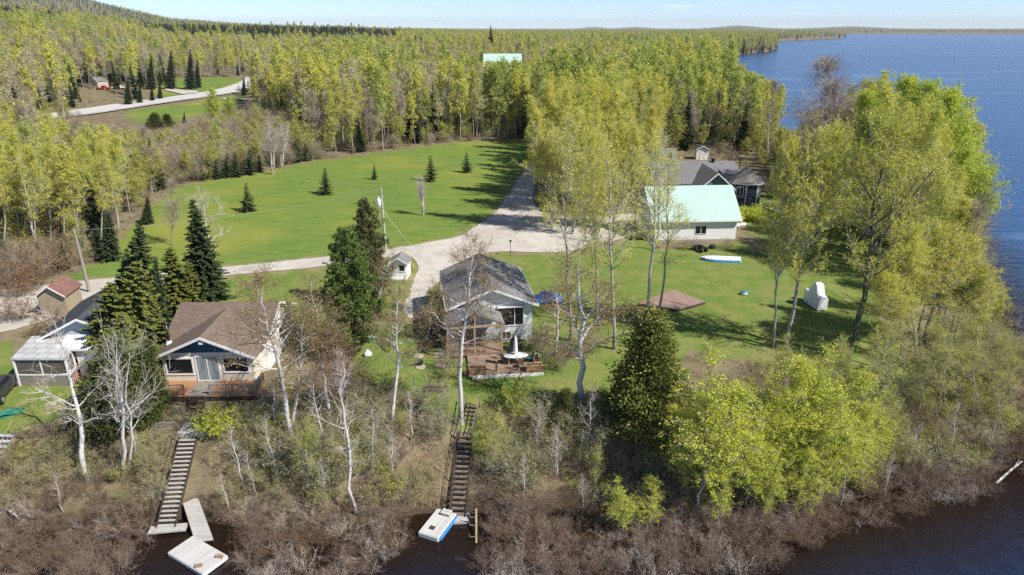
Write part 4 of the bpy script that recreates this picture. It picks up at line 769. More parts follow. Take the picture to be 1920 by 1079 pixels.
tb = thing('patio_table', 'oval white patio table on the brown deck', 'table', on_deck(.95, .05), R(6)); MB().lathe([(.4, .70), (1.0, .70), (1.02, .725), (1.0, .75), (.4, .755)], 28, (0, 0), 1, .55).put('tabletop', m_wht, tb, True)
for x, y in ((-.6, -.3), (.6, -.3), (-.6, .3), (.6, .3)): MB().beam((x, y, 0), (x * .9, y * .9, .7), .045).put('leg', m_wht, tb)
um = thing('patio_umbrella', 'closed cream umbrella standing in the white patio table', 'umbrella', on_deck(.95, .12, .2), R(6)); MB().lathe([(.022, 0), (.022, 2.5)], 8).put('pole', m_wht, um); MB().lathe([(.05, 2.48), (.12, 2.2), (.17, 1.6), (.2, 1.05), (.13, 1.0)], 10).put('canopy', m_wrap, um); MB().lathe([(.02, 2.5), (.05, 2.52), (.0, 2.62)], 8).put('finial', m_black, um)
def chair(label, x, y, rz, m):
    q = thing('patio_chair', label, 'chair', on_deck(x, y), R(rz)); MB().box(-.24, .24, -.24, .24, .4, .44).put('seat', m, q); MB().hexa([(-.24, .2, .44), (.24, .2, .44), (.24, .24, .44), (-.24, .24, .44), (-.24, .32, .95), (.24, .32, .95), (.24, .36, .95), (-.24, .36, .95)]).put('backrest', m, q)
    for a in (-.21, .21):
        for b in (-.21, .21): MB().beam((a, b, 0), (a, b, .4), .035).put('leg', m_black, q)
chair('dark green patio chair at the right end of the white table', 2.15, .2, -80, m_green); chair('brown patio chair at the near side of the white table', 1.25, -.75, 185, m_wood); chair('brown patio chair at the left end of the white table', -.35, .2, 95, m_wood); chair('black patio chair behind the white table', .5, .95, 5, m_black)
gl = thing('barbecue', 'black covered barbecue against the pale house wall behind the deck', 'barbecue', (.35, 53.3, 0), R(9)); MB().box(-.5, .5, -.3, .3, .0, .95).put('cover', m_black, gl, bevel=.06); MB().lathe([(.3, .93), (.3, 1.12), (.22, 1.25), (.05, 1.3)], 14, (0, 0), 1.4, .9).put('lid', m_black, gl, True); MB().box(.52, .8, -.25, .25, .8, .85).put('side_shelf', m_black, gl)
for (px, py, r), lb in zip(((785, 668, .42), (822, 666, .44), (826, 686, .44), (789, 689, .42)), ('leftmost in the back', 'rightmost in the back', 'rightmost in the front', 'under the black pot')):
    p = gp(px, py); q = thing('stepping_stone', 'round pale paving disc on the lawn beside the deck, ' + lb, 'paving stone', p); MB().lathe([(r, -.05), (r, .045), (r - .03, .06)], 24).put('disc', m_stone, q)
p = gp(788, 686); q = thing('fire_pot', 'small black iron pot on a round paving disc in the grass', 'pot', (p[0], p[1], p[2] + .06)); MB().lathe([(.16, 0), (.24, .2), (.22, .36), (.19, .36), (.18, .1)], 14).put('bowl', m_black, q); MB().lathe([(.26, .34), (.27, .38), (.2, .38)], 14).put('rim', m_flue, q)
p = gp(822, 733); q = thing('raised_bed', 'old grey wooden raised bed lying on the lawn near the brown stair', 'raised bed', p, R(-2)); MB().box(-1.0, .75, -.35, -.29, 0, .32).box(-1.0, .75, .29, .35, 0, .32).box(-1.0, -.94, -.288, .288, 0, .32).box(.69, .75, -.288, .288, 0, .32).put('frame', m_stair2, q); MB().box(-.938, .688, -.287, .287, 0, .22).put('soil', m_darkw, q)
# ------------------------------------------------------------------ white garage with teal roof
G = thing('garage', 'white sided garage with steep teal metal roof', 'garage', (18.35, 85.2, 0), R(3.5))
walls(0, 10.9, 0, 8.6, .25, 3.05, 'x', 6.15).put('wall', m_pwhite, G); MB().box(-.04, 10.94, -.04, 8.64, -.4, .25).put('foundation', m_found, G); gable_roof(-.45, 11.35, -.5, 9.1, 2.85, 6.42, 'x', .1).put('roof', m_teal, G)
MB().box(-.45, 11.35, -.54, -.502, 2.68, 2.87).put('eave_board', m_wht, G); window(G, 5.5, 6.9, 1.0, 2.0, 0, .05, (.5,)); MB().beam((11.37, -.5, 2.75), (11.37, 4.3, 6.32), .04, .18).put('rake_board', m_wht, G); MB().beam((-.47, -.5, 2.75), (-.47, 4.3, 6.32), .04, .18).put('rake_board', m_wht, G)
def wy(par, x, y0, y1, z0, z1, s, name='window', mm=None, fm=None):
    """window or door on a wall facing along x"""
    f = MB(); e = .09
    for a in ((y0 - e, y1 + e, z1, z1 + e), (y0 - e, y1 + e, z0 - e, z0), (y0 - e, y0, z0, z1), (y1, y1 + e, z0, z1)): f.box(min(x, x + s * .05), max(x, x + s * .05), *a)
    w = f.put(name, fm or m_wht, par); MB().box(min(x + s * .003, x + s * .02), max(x + s * .003, x + s * .02), y0 + .002, y1 - .002, z0 + .002, z1 - .002).put('pane', mm or m_glass, w); return w
wy(G, 0, 1.2, 4.2, .3, 2.5, -1, 'overhead_door', m_wht); wy(G, 0, 5.4, 6.4, .3, 2.4, -1, 'side_door', m_wht)
wy(H1, 3.85, 5.5, 6.5, .9, 1.9, 1); wy(H2, -3.55, 4.6, 5.6, 1.4, 3.3, -1, 'door', m_wht); wy(H2, -3.55, 6.6, 7.8, 2.0, 3.0, -1); wy(H2, 3.55, 3, 4.2, 2.0, 3.0, 1)
# ------------------------------------------------------------------ navy house with turret
B = thing('navy_house', 'navy blue house with grey roofs, white trim and an eight sided corner turret', 'house', (33.5, 101.5, 0), R(2))
walls(-11, 2.0, 4.0, 12.5, -.3, 3.55, 'x', 5.9).put('wall', m_slate, B); gable_roof(-11.6, 2.6, 3.3, 13.2, 3.45, 6.1, 'x').put('main_roof', m_greyshx, B)
walls(-5.2, -.4, 0, 8, -.3, 3.5, 'y', 5.6).put('wing_wall', m_slate, B); gable_roof(-5.7, .1, -.5, 8.3, 3.3, 5.85, 'y').put('wing_roof', m_greysh, B); fascia(-5.72, .12, -.51, 3.3, 5.85, .2).put('fascia', m_wht, B)
walls(-.4, 2.2, 1.4, 6.0, -.3, 3.5).put('link_wall', m_navy, B); MB().slab([(-.5, .9, 3.45), (3.0, .9, 3.45), (3.0, 6, 5.2), (-.5, 6, 5.2)], .12).put('link_roof', m_greyshx, B); MB().box(-.4, 2.3, .85, .898, 3.25, 3.44).put('eave_board', m_wht, B)
window(B, -4.0, -2.2, 1.0, 2.4, 0, .1, (.5,))
TC = (2.6, 2.6); tw_ = MB(); NS = 8; ph = R(22.5 + 8)
def ring(r, z): return [(TC[0] + r * math.cos(ph + k * math.pi / 4), TC[1] + r * math.sin(ph + k * math.pi / 4), z) for k in range(8)]
r0_, r1_ = ring(2.35, -.3), ring(2.35, 4.25)
for k in range(8): j = (k + 1) % 8; tw_.quad(r0_[k], r0_[j], r1_[j], r1_[k])
tw_.put('turret_wall', m_navy, B); tr = MB(); rr_ = ring(2.95, 4.1)
for k in range(8): j = (k + 1) % 8; tr.quad(rr_[k], rr_[j], (TC[0], TC[1], 6.25))
tr.quad(*ring(2.95, 4.1)[::-1]); tr.put('turret_roof', m_warmsh, B); eb = MB(); ro = ring(2.98, 4.1); rl = ring(2.98, 3.9)
for k in range(8): j = (k + 1) % 8; eb.quad(rl[k], rl[j], ro[j], ro[k])
eb.put('turret_eave', m_wht, B); cbm = MB()
for k in range(8): a = r0_[k]; cbm.beam((a[0], a[1], -.2), (a[0], a[1], 4.08), .16)
cbm.put('corner_trim', m_wht, B)
def turret_window(k, w, z0, z1):
    a = Vector(r0_[k]); b = Vector(r0_[(k + 1) % 8]); mid = (a + b) / 2; d = (b - a).normalized(); n = Vector((mid.x - TC[0], mid.y - TC[1], 0)).normalized(); f = MB(); h = w / 2
    for u in (-h, 0, h): p = mid + d * u + n * .04; f.beam((p.x, p.y, z0), (p.x, p.y, z1), .08)
    for z in (z0, z1): p, q = mid - d * h + n * .04, mid + d * h + n * .04; f.beam((p.x, p.y, z), (q.x, q.y, z), .08)
    o = f.put('window', m_wht, B); p, q = mid - d * h + n * .015, mid + d * h + n * .015; MB().quad((p.x, p.y, z0), (q.x, q.y, z0), (q.x, q.y, z1), (p.x, p.y, z1)).put('pane', m_glass, o)
for k in range(8):
    mid = (Vector(r0_[k]) + Vector(r0_[(k + 1) % 8])) / 2 - Vector((TC[0], TC[1], 0))
    if mid.x < -1.2 and mid.y < .2: turret_window(k, .95, 1.9, 3.5); turret_window(k, .95, .0, .9)
    if mid.x > 1.2 and mid.y < .6: turret_window(k, .95, 1.9, 3.4)
MB().lathe([(.25, 5.6), (.25, 6.3), (.36, 6.32), (.36, 6.5)], 8, (-1.0, 8.0)).put('roof_vent', m_black, B); MB().lathe([(.1, 5.7), (.1, 6.9), (.17, 6.92), (.17, 7.05)], 8, (2.2, 4.8)).put('chimney_pipe', m_black, B)
NB = thing('grey_roofed_house', 'house with low grey shingle roofs half hidden behind the teal garage roof', 'house', (26.5, 117, 0), R(-4)); walls(-3.5, 3.6, 0, 9, -.2, 3.0, 'y', 4.6).put('wall', m_slate, NB); gable_roof(-4.1, 4.2, -.6, 9.6, 2.9, 4.85, 'y').put('roof', m_greysh, NB); MB().box(.9, 1.5, 4.2, 4.8, 3.5, 5.4).put('chimney', m_darkw, NB); window(NB, -1, .6, .9, 2.1, 0, .1, (.5,))
walls(-6.5, 3.0, 9.6, 17, -.2, 2.9, 'x', 4.5).put('rear_wall', m_slate, NB); gable_roof(-7, 3.6, 9.0, 17.6, 2.8, 4.75, 'x').put('rear_roof', m_greyshx, NB)
def shed(label, base, rz, w, d, h, ap, mw, mr, door=True, fac=True):
    q = thing('shed', label, 'shed', base, rz); walls(-w / 2, w / 2, 0, d, -.1, h, 'y', ap - .1).put('wall', mw, q); gable_roof(-w / 2 - .2, w / 2 + .2, -.25, d + .25, h - .08, ap, 'y', .08).put('roof', mr, q); fascia(-w / 2 - .22, w / 2 + .22, -.26, h - .08, ap, .13).put('fascia', m_wht, q)
    if door: window(q, -.42, .42, .05, 1.85, 0, .08, (), mw, 'door')
    return q
q = shed('tall narrow shed with white doors and dark roof among tree trunks', at(1316, 300, 0), R(-3), 2.5, 2.2, 2.3, 2.95, m_wht, m_darksh)
p = at(104, 592, 0); q = shed('small tan shed with red brown shingle roof by the gravel road', p, R(5), 2.5, 2.9, 2.1, 3.1, m_tan, m_redsh, False)
p = at(748, 523, 0); q = shed('tiny white playhouse with grey roof beside the gravel drive', (p[0], p[1], 0), R(-4), 1.9, 1.9, 1.9, 2.5, m_pwhite, m_greysh, False); window(q, .1, .7, .9, 1.6, 0, .07); railing('railing', m_wht, q, (-1.0, -.7, 0), (.95, -.7, 0), .75); MB().box(-1.0, .98, -.72, -.02, .05, .14).put('step', m_wht, q)
# ------------------------------------------------------------------ light blue house and its glazed porch on the left
LH = thing('blue_house', 'light blue house with charcoal shingle roof half hidden by cedars', 'house', (-35.0, 50.7, 0), R(9)); walls(-2.7, 2.7, 0, 7.4, -.3, 2.75, 'y', 4.05).put('wall', m_lblue, LH); gable_roof(-3.3, 3.3, -.55, 8.0, 2.6, 4.25, 'y').put('roof', m_darksh, LH); fascia(-3.32, 3.32, -.56, 2.6, 4.25, .17).put('fascia', m_wht, LH)
window(LH, 1.1, 2.2, .9, 2.1, 0, .1, (.5,)); window(LH, -2.4, -1.4, .9, 2.1, 0, .1, (.5,)); wy(LH, 2.7, 3, 4.2, .9, 2.0, 1)
EN = thing('entry', 'white enclosed entry with flat roof on the front of the light blue house', 'entry', (-34.2, 48.5, .1), R(0)); walls(-.2, 2.5, 0, 1.6, -.4, 2.25).put('wall', m_pwhite, EN); MB().box(-.5, 2.8, -.3, 1.65, 2.26, 2.42).put('roof', m_wht, EN); window(EN, 1.0, 2.2, .9, 1.9, 0, .1); MB().slab([(-1.6, -.2, 2.5), (.4, -.2, 2.5), (.4, 1.5, 2.85), (-1.6, 1.5, 2.85)], .08).put('canopy', m_wht, EN)
PG = thing('screened_porch', 'screened porch with pale translucent panel roof and red striped railing', 'porch', (-36.2, 46.95, 0), R(0))
t = NT('roof panel'); v = t.coords('Object'); br = t.n('TexBrick', i_Scale=1.0); br.inputs['Brick Width'].default_value = .95; br.inputs['Row Height'].default_value = .75; br.inputs['Mortar Size'].default_value = .03; br.inputs['Color1'].default_value = (.52, .53, .53, 1); br.inputs['Color2'].default_value = (.43, .44, .44, 1); br.inputs['Mortar'].default_value = (.2, .2, .2, 1); t.l(v, br.inputs['Vector']); t.bsdf(br.outputs[0], .45, .4); m_panel = t.m
t = NT('dark screen'); t.bsdf((.12, .10, .085), .6, .3); m_screen = t.m
t = NT('striped railing'); v = t.coords('Object'); sx = t.n('SeparateXYZ'); t.l(v, sx.inputs[0]); fr = t.math('FRACT', t.math('MULTIPLY', t.math('ADD', sx.outputs[0], sx.outputs[1]), 4.2)); t.bsdf(t.mix(t.ramp(fr, .45, .55), (.34, .12, .09), (.55, .42, .36)), .8); m_stripe = t.m
MB().slab([(-2.15, -.12, 2.35), (2.05, -.12, 2.35), (1.2, 3.35, 2.68), (-2.7, 3.35, 2.68)], .07).put('roof', m_panel, PG)
for x, y in ((-2.05, 0), (1.93, 0), (1.1, 3.2), (-2.55, 3.2)): MB().beam((x, y, -.5), (x, y, 2.3 + y * .09), .13).put('post', m_wht, PG)
MB().box(-1.98, 1.86, .03, .06, .9, 2.25).put('front_screen', m_screen, PG); MB().box(-1.98, 1.86, .0, .05, -.3, .88).put('front_panel', m_oldw, PG); MB().box(-1.98, 1.86, -.02, .07, .88, .98).box(-1.98, 1.86, -.02, .07, 2.18, 2.3).box(-.1, 0, -.01, .065, .98, 2.18).put('front_frame', m_wht, PG); MB().hexa([(1.90, .1, -.3), (1.96, .1, -.3), (1.16, 3.1, -.3), (1.10, 3.1, -.3), (1.90, .1, .85), (1.96, .1, .85), (1.16, 3.1, .85), (1.10, 3.1, .85)]).put('side_panel', m_stripe, PG)
for a, b in ((.25, 1.3), (1.5, 2.6)): f = MB(); X = lambda y: 1.97 - .262 * y; f.beam((X(a), a, .95), (X(a), a, 2.3), .08).beam((X(b), b, .95), (X(b), b, 2.35), .08).beam((X(a), a, .95), (X(b), b, .95), .08).beam((X(a), a, 2.3), (X(b), b, 2.35), .08); w = f.put('window', m_wht, PG); MB().quad((X(a), a, .95), (X(b), b, .95), (X(b), b, 2.3), (X(a), a, 2.3)).put('pane', m_screen, w)
MB().slab([(-2.0, .1, .1), (1.85, .1, .1), (1.05, 3.1, .1), (-2.5, 3.1, .1)], .1).put('floor', m_wood, PG)
p = gp(160, 700); stairs('porch_steps', 'short flight of tan wooden steps beside the screened porch', 'steps', (p[0] + .1, p[1] + 1.4, 1.0), (p[0], p[1] - .3, -.25), 1.3, 6, m_conc, m_oldw, .05, m_wht, rails=(1,), gap=1)
p = gp(2, 845); stairs('bank_stair', 'blue grey stair with yellow rail going down the bank at the picture edge', 'stairs', (p[0] - .3, p[1] + 1.0, p[2] + .9), (p[0] - .5, p[1] - 2.6, p[2] - 1.6), 1.6, 11, m_lblue, m_oldw, .05, m_timber, rails=(1,))
p = gp(14, 778); q = thing('green_tarp', 'crumpled green tarpaulin lying on the lawn left of the white birch', 'tarp', p, R(30)); gq = np.random.default_rng(5); n = 9; u, w_ = np.meshgrid(np.linspace(-1, 1, n), np.linspace(-.45, .45, n), indexing='ij'); i, j = np.meshgrid(np.arange(n - 1), np.arange(n - 1), indexing='ij'); k = (i * n + j).ravel(); link('sheet', new_mesh('sheet', np.stack([u, w_, .12 + gq.uniform(0, .14, u.shape) - .1 * np.abs(u)], -1).reshape(-1, 3), np.stack([k, k + n, k + n + 1, k + 1], 1), True), m_green, q); MB().box(-.9, .9, -.35, .35, -.05, .05).put('bundle', m_green, q)
# car at the frame's edge
p = gp(14, 748); V = thing('parked_car', 'dark grey car parked on the grass beside the screened porch', 'car', (p[0] - .95, p[1] + .4, p[2]), R(14)); m_car = M('grey car paint', (.035, .038, .042), (.04, .043, .048), 2, .25, .6)
prof = [(-2.1, .35), (-2.15, .75), (-2.0, .95), (-1.65, 1.0), (-1.35, 1.42), (-.9, 1.52), (.4, 1.5), (1.0, 1.02), (1.9, .9), (2.15, .7), (2.15, .35)]
vb = MB(); n = len(prof); vb.v = [(y_, s * .86 if z < 1.05 else s * .70, z) for s in (-1, 1) for y_, z in prof]; vb.v = [(b_, a_, z) for a_, b_, z in vb.v]; vb.f = [tuple(range(n)), tuple(range(2 * n - 1, n - 1, -1))] + [(i, n + i, n + (i + 1) % n, (i + 1) % n) for i in range(n)]; vb.put('body', m_car, V, bevel=.05)
MB().hexa([(.872, -1.5, 1.03), (.872, .85, 1.03), (.868, .85, 1.04), (.868, -1.5, 1.04), (.735, -1.25, 1.42), (.735, .35, 1.42), (.73, .35, 1.43), (.73, -1.25, 1.43)]).put('side_window', m_glass, V); MB().quad((-.8, .98, 1.035), (.8, .98, 1.035), (.66, .43, 1.47), (-.66, .43, 1.47)).put('windscreen', m_glass, V); MB().quad((-.8, -1.66, 1.03), (.8, -1.66, 1.03), (.66, -1.37, 1.43), (-.66, -1.37, 1.43)).put('rear_window', m_glass, V)
for x in (-.8, .8):
    for y in (-1.35, 1.35): w = MB().lathe([(.34, -.1), (.34, .1)], 18).put('wheel', m_black, V, loc=(x, y, .34), rot=(0, math.pi / 2, 0)); MB().lathe([(.2, -.115), (.2, .115)], 12).put('rim', m_steel, w)
# ------------------------------------------------------------------ poles and wires
def wire(name, label, a, b, sag, r=.012, m=None):
    n = 14; q = np.linspace(0, 1, n); P = np.array(a)[None] * (1 - q)[:, None] + np.array(b)[None] * q[:, None]; P[:, 2] -= sag * 4 * q * (1 - q); A_ = Acc(); tube(A_, P, np.full(n, r), 4); o = link(name, A_.mesh(name, [m or m_steel])); return tag(o, label, 'cable')
p1 = at(168, 548, 0); T1 = np.array([p1[0] - .1, p1[1], 6.95]); q = thing('utility_pole', 'bare wooden pole beside the gravel road behind the light blue house', 'utility pole', p1); A_ = Acc(); tube(A_, np.array([[0, 0, -.3], (T1 - p1) * .5, T1 - p1]), [.17, .14, .11], 10); link('shaft', A_.mesh('shaft', [m_pole], True), (), q); MB().box(-.2, .2, -.05, .05, 6.3, 6.4).put('bracket', m_steel, q, loc=(-.1, 0, 0))
p2 = at(724, 474, 0); T2 = np.array([p2[0] - .1, p2[1], 8.2]); q = thing('transformer_pole', 'grey wooden pole carrying a white transformer can at the lawn edge', 'utility pole', p2); A_ = Acc(); tube(A_, np.array([[0, 0, -.3], (T2 - p2) * .5, T2 - p2]), [.16, .135, .11], 10); link('shaft', A_.mesh('shaft', [M('pale pole wood', (.46, .44, .42), (.36, .34, .32), 5, .85, stretch=(4, 4, .6))], True), (), q)
tr_ = MB().lathe([(.08, 5.75), (.25, 5.8), (.26, 6.7), (.2, 6.8), (.08, 6.84), (.05, 7.1)], 14, (-.45, -.1)).put('transformer', m_wht, q, True); MB().box(-.22, -.12, -.08, .02, 6.0, 6.6).put('mount', m_steel, q)
for z in (4.5, 5.6, 7.5): MB().beam((-.35, -.1, z), (.1, -.1, z), .05).put('insulator_arm', m_steel, q)
wire('overhead_cable', 'thin overhead line between the bare pole and the transformer pole', T1 - [0, 0, .2], T2 - [0, 0, .2], .8); e = H2.matrix_basis @ Vector((-3.95, 8.5, 3.6)); wire('service_cable', 'white service cable sagging across the drive to the pale house', T2 - [0, 0, 2.6], e, .5, .02, m_wht)
p = gp(957, 480); q = thing('feeder_post', 'thin dark post with a small box top on the grass by the drive bend', 'post', p); MB().beam((0, 0, -.1), (0, 0, 1.8), .06).put('shaft', m_darkw, q); MB().box(-.14, .14, -.12, .12, 1.8, 2.0).put('box', m_darkw, q)
p = gp(787, 463); q = thing('marker_stake', 'thin pale marker stake at the lawn edge by the gravel road', 'stake', p); MB().beam((0, 0, -.1), (-.08, 0, 1.1), .05).put('shaft', m_timber, q); MB().box(-.1, -.04, -.03, .03, 1.1, 1.2).put('tip', m_wht, q)
p = gp(777, 503); q = thing('guy_guard', 'bright yellow guy wire guard slanting beside the white playhouse', 'guy wire', p); MB().beam((0, 0, -.1), (-1.0, .4, 1.9), .07).put('sleeve', M('yellow plastic', (.75, .55, .04), (.7, .5, .05), 3, .5), q); MB().beam((-1.0, .4, 1.9), (-2.9, 1.3, 5.6), .02).put('strand', m_steel, q)
# ------------------------------------------------------------------ boats, tarp, platform and odds and ends on the lawns
def hull(L, W, H, m=28, k=9):
    V_ = []; F_ = []
    for i in range(m + 1):
        t_ = i / m; w = W / 2 * min(1, (math.sin(math.pi * min(1, t_ * .85 + .15) ** .8) + .02) ** .55) if t_ < .97 else W / 2 * .25
        w = W / 2 * (1 - max(0, (t_ - .55) / .45) ** 2.2) * (.86 + .14 * min(1, t_ * 5)) + .02
        for j in range(k + 1): a = math.pi * j / k; V_.append((-L / 2 + L * t_, math.cos(a) * w, (math.sin(a) ** .6) * H * (1 - .25 * max(0, (t_ - .7) / .3))))
    for i in range(m):
        for j in range(k): a = i * (k + 1) + j; F_.append((a, a + 1, a + k + 2, a + k + 1))
    F_.append(tuple(range(k + 1))[::-1]); return V_, F_
p = gp(1350, 489); q = thing('overturned_boat', 'upturned rowing boat with white bottom and blue side on the grass by the garage', 'boat', p, R(172)); V_, F_ = hull(4.6, 1.35, .55); me = new_mesh('hull', V_, F_, True); o = link('hull', me, [m_wht, m_bluefl], q)
for pl in me.polygons:
    if pl.center.z < .30: pl.material_index = 1
MB().box(-2.25, 1.9, -.03, .03, .54, .58).put('keel', m_wht, q); MB().box(-2.36, -2.31, -.5, .5, 0, .4).put('transom', m_wht, q)
p = gp(1524, 572); q = thing('covered_boat', 'boat on a trailer shrink wrapped in crumpled white plastic', 'boat', p, R(98)); q.scale = (.70, .62, 1.22); gq = np.random.default_rng(8); V_ = []; m_, k_ = 18, 12
for i in range(m_ + 1):
    t_ = i / m_; w = .85 * (1 - max(0, (t_ - .6) / .4) ** 2 * .75); hh = .95 + 1.0 * math.exp(-((t_ - .42) / .2) ** 4) + .25 * math.exp(-((t_ - .15) / .2) ** 2)
    for j in range(k_ + 1): a = math.pi * j / k_; V_.append((-2.3 + 4.6 * t_ + gq.normal() * .025 * (0 < i < m_), math.copysign(abs(math.cos(a)) ** .5, math.cos(a)) * w + gq.normal() * .02, .08 + math.sin(a) ** .45 * hh + gq.normal() * .03 * (0 < j < k_)))
F_ = [(i * (k_ + 1) + j, i * (k_ + 1) + j + 1, (i + 1) * (k_ + 1) + j + 1, (i + 1) * (k_ + 1) + j) for i in range(m_) for j in range(k_)]; F_ += [tuple(range(k_ + 1))[::-1], tuple(m_ * (k_ + 1) + j for j in range(k_ + 1))]
link('wrap', new_mesh('wrap', V_, F_), m_wrap, q); MB().quad((-.72, -.42, 1.42), (-.72, .42, 1.42), (-.98, .36, 1.1), (-.98, -.36, 1.1)).put('vent_panel', m_found, q)
for y in (-.75, .75): MB().lathe([(.28, -.08), (.28, .08)], 14).put('wheel', m_black, q, loc=(0, y, .28), rot=(math.pi / 2, 0, 0))
p = gp(1395, 553); q = thing('tub', 'small white and blue tub on the open lawn', 'tub', p); MB().lathe([(.28, 0), (.36, .28), (.33, .28), (.3, .1)], 16).put('bowl', m_wht, q, True); MB().lathe([(.34, .285), (.36, .32), (.1, .4)], 16).put('lid', m_bluefl, q, True)
P = [gp(1195, 575), gp(1270, 586), gp(1322, 571), gp(1262, 549)]; q = thing('wooden_platform', 'low weathered red plank platform on the lawn', 'platform'); MB().slab([(a[0], a[1], .32) for a in P], .06).put('decking', m_redw, q); MB().slab([(a[0] * .995 + .08, a[1] * .995 + .3, .255) for a in P], .3).put('frame', m_darkw, q)
p = gp(1028, 563); q = thing('tarped_heap', 'bright blue tarpaulin draped over a heap beside the pale house', 'tarp', p); n = 15; u, w_ = np.meshgrid(np.linspace(-1, 1, n), np.linspace(-1, 1, n), indexing='ij'); gq = np.random.default_rng(4); zz = 1.25 * np.exp(-(u ** 2 * 1.1 + w_ ** 2 * 1.1)) + gq.normal(size=u.shape) * .07 - .22; i, j = np.meshgrid(np.arange(n - 1), np.arange(n - 1), indexing='ij'); k = (i * n + j).ravel(); link('sheet', new_mesh('sheet', np.stack([u * 1.5, w_ * 1.2, zz], -1).reshape(-1, 3), np.stack([k, k + n, k + n + 1, k + 1], 1)), m_bluetarp, q); MB().lathe([(.9, -.1), (.9, .3), (.5, .55)], 12).put('heap', m_darkw, q)
for n_, (px, py), lab in (('white_board', (1383, 423), 'white plank lying on the grass beside the garage, leftmost of two'), ('white_board', (1394, 422), 'white plank lying on the grass beside the garage, rightmost of two')): p = gp(px, py); q = thing(n_, lab, 'board', p, R(-25)); MB().box(-.35, .35, -.8, .8, .05, .12).put('plank', m_wht, q); MB().box(-.34, .34, -.7, -.6, 0, .048).box(-.34, .34, .6, .7, 0, .048).put('batten', m_oldw, q)
p = gp(1312, 471); q = thing('quad_bike', 'black quad bike parked on the grass at the garage corner', 'quad bike', p, R(30)); MB().box(-.35, .35, -.75, .75, .45, .7).put('body', m_black, q, bevel=.08); MB().box(-.2, .2, -.5, .2, .7, .84).put('seat', m_flue, q, bevel=.05); MB().beam((-.4, .5, 1.0), (.4, .5, 1.0), .05).beam((0, .4, .7), (0, .5, 1.0), .06).put('handlebar', m_steel, q); MB().box(-.4, .4, .45, .95, .72, .76).put('rack', m_steel, q)
for x in (-.42, .42):
    for y in (-.6, .6): MB().lathe([(.2, -.12), (.3, -.1), (.3, .1), (.2, .12)], 14).put('wheel', m_black, q, loc=(x, y, .3), rot=(0, math.pi / 2, 0))
p = gp(1335, 466); q = thing('tyre_planter', 'stacked black tyres on the grass in front of the garage', 'tyre', p)
for k in range(2): MB().lathe([(.28, .02 + .22 * k), (.42, .0 + .22 * k), (.45, .1 + .22 * k), (.42, .21 + .22 * k), (.28, .2 + .22 * k)], 18, (.05 * k, 0)).put('tyre', m_black, q, True)
p = gp(700, 622); q = thing('red_crate', 'reddish brown wooden bin under the big pine', 'bin', p, R(8)); MB().box(-.6, .6, -.35, .35, 0, .75).put('body', m_wood, q); MB().box(-.65, .65, -.4, .4, .752, .8).put('lid', m_redw, q)
p = gp(697, 640); q = thing('green_cooler', 'green and white cool box beside the reddish bin under the pine', 'cool box', p, R(8)); MB().box(-.35, .35, -.22, .22, 0, .42).put('body', m_green, q, bevel=.03); MB().box(-.37, .37, -.24, .24, .422, .52).put('lid', m_wht, q, bevel=.03)
p = gp(690, 668); q = thing('white_bag', 'white plastic sack slumped on the grass under the pine', 'sack', p); MB().lathe([(.3, 0), (.38, .18), (.28, .4), (.1, .5)], 10).put('sack', m_wrap, q, True); MB().lathe([(.06, .48), (.11, .58), (.02, .6)], 8).put('knot', m_wrap, q)
p = gp(1733, 687); q = thing('log_bench', 'pale grey log lying in the grass near the wooded point', 'log', p, R(-18)); A_ = Acc(); tube(A_, [(-1.6, 0, .15), (0, 0, .17), (1.6, .05, .14)], [.15, .14, .12], 8); link('log', A_.mesh('log', [m_oldw], True), (), q); MB().box(-1.2, -1.0, -.2, .2, -.05, .06).box(1, 1.2, -.2, .2, -.05, .06).put('support', m_darkw, q)
p = gp(950, 870); q = thing('stranded_skiff', 'pale overturned skiff half hidden in the bank brush', 'boat', p, R(10)); V_, F_ = hull(3.0, 1.0, .4); link('hull', new_mesh('hull', V_, F_, True), m_conc, q); MB().box(-1.4, 1.2, -.03, .03, .39, .43).put('keel', m_oldw, q)
# ------------------------------------------------------------------ far buildings
p = gp(946, 125); q = thing('distant_lodge', 'distant building with large teal metal roof above the tree line', 'building', (p[0] if False else -4.5, 330, hz(-4.5, 330)), R(2)); z0 = CAMZ - 330 * math.tan(R(20.8) - math.atan((539.5 - 101) / FOC)) if False else 0
ztop = CAMZ + (ray(945, 101)[2] / ray(945, 101)[1]) * 330 - q.location.z; zev = CAMZ + (ray(945, 124)[2] / ray(945, 124)[1]) * 324 - q.location.z
walls(-7.6, 8.2, -6, 6, 0, zev - .2, 'x', ztop - .2).put('wall', m_tan, q); gable_roof(-8.6, 8.9, -7, 7, zev, ztop, 'x', .2).put('roof', m_teal, q); window(q, -3, -1, zev - 2.5, zev - 1, -6, .15)
p = gp(178, 168); q = shed('small pale cabin with gable roof across the highway', p, R(-20), 4.2, 5, 3.2, 4.8, m_conc, m_warmsh)
def pickup(label, p, rz, m):
    q = thing('pickup_truck', label, 'truck', p, rz); MB().box(-2.6, 2.6, -.9, .9, .5, 1.05).put('body', m, q, bevel=.08); MB().hexa([(-.6, -.85, 1.05), (1.3, -.85, 1.05), (1.3, .85, 1.05), (-.6, .85, 1.05), (-.4, -.72, 1.75), (.7, -.72, 1.75), (.7, .72, 1.75), (-.4, .72, 1.75)]).put('cab', m, q); MB().box(-.35, .75, -.86, -.80, 1.15, 1.6).put('side_window', m_glass, q)
    for x in (-1.7, 1.7):
        for y in (-.85, .85): MB().lathe([(.38, -.12), (.38, .12)], 14).put('wheel', m_black, q, loc=(x, y, .38), rot=(math.pi / 2, 0, 0))
pickup('red truck parked beside the pale cabin across the highway', gp(195, 169), R(5), m_red); pickup('white truck parked among trees across the highway', gp(223, 168), R(10), m_wht)
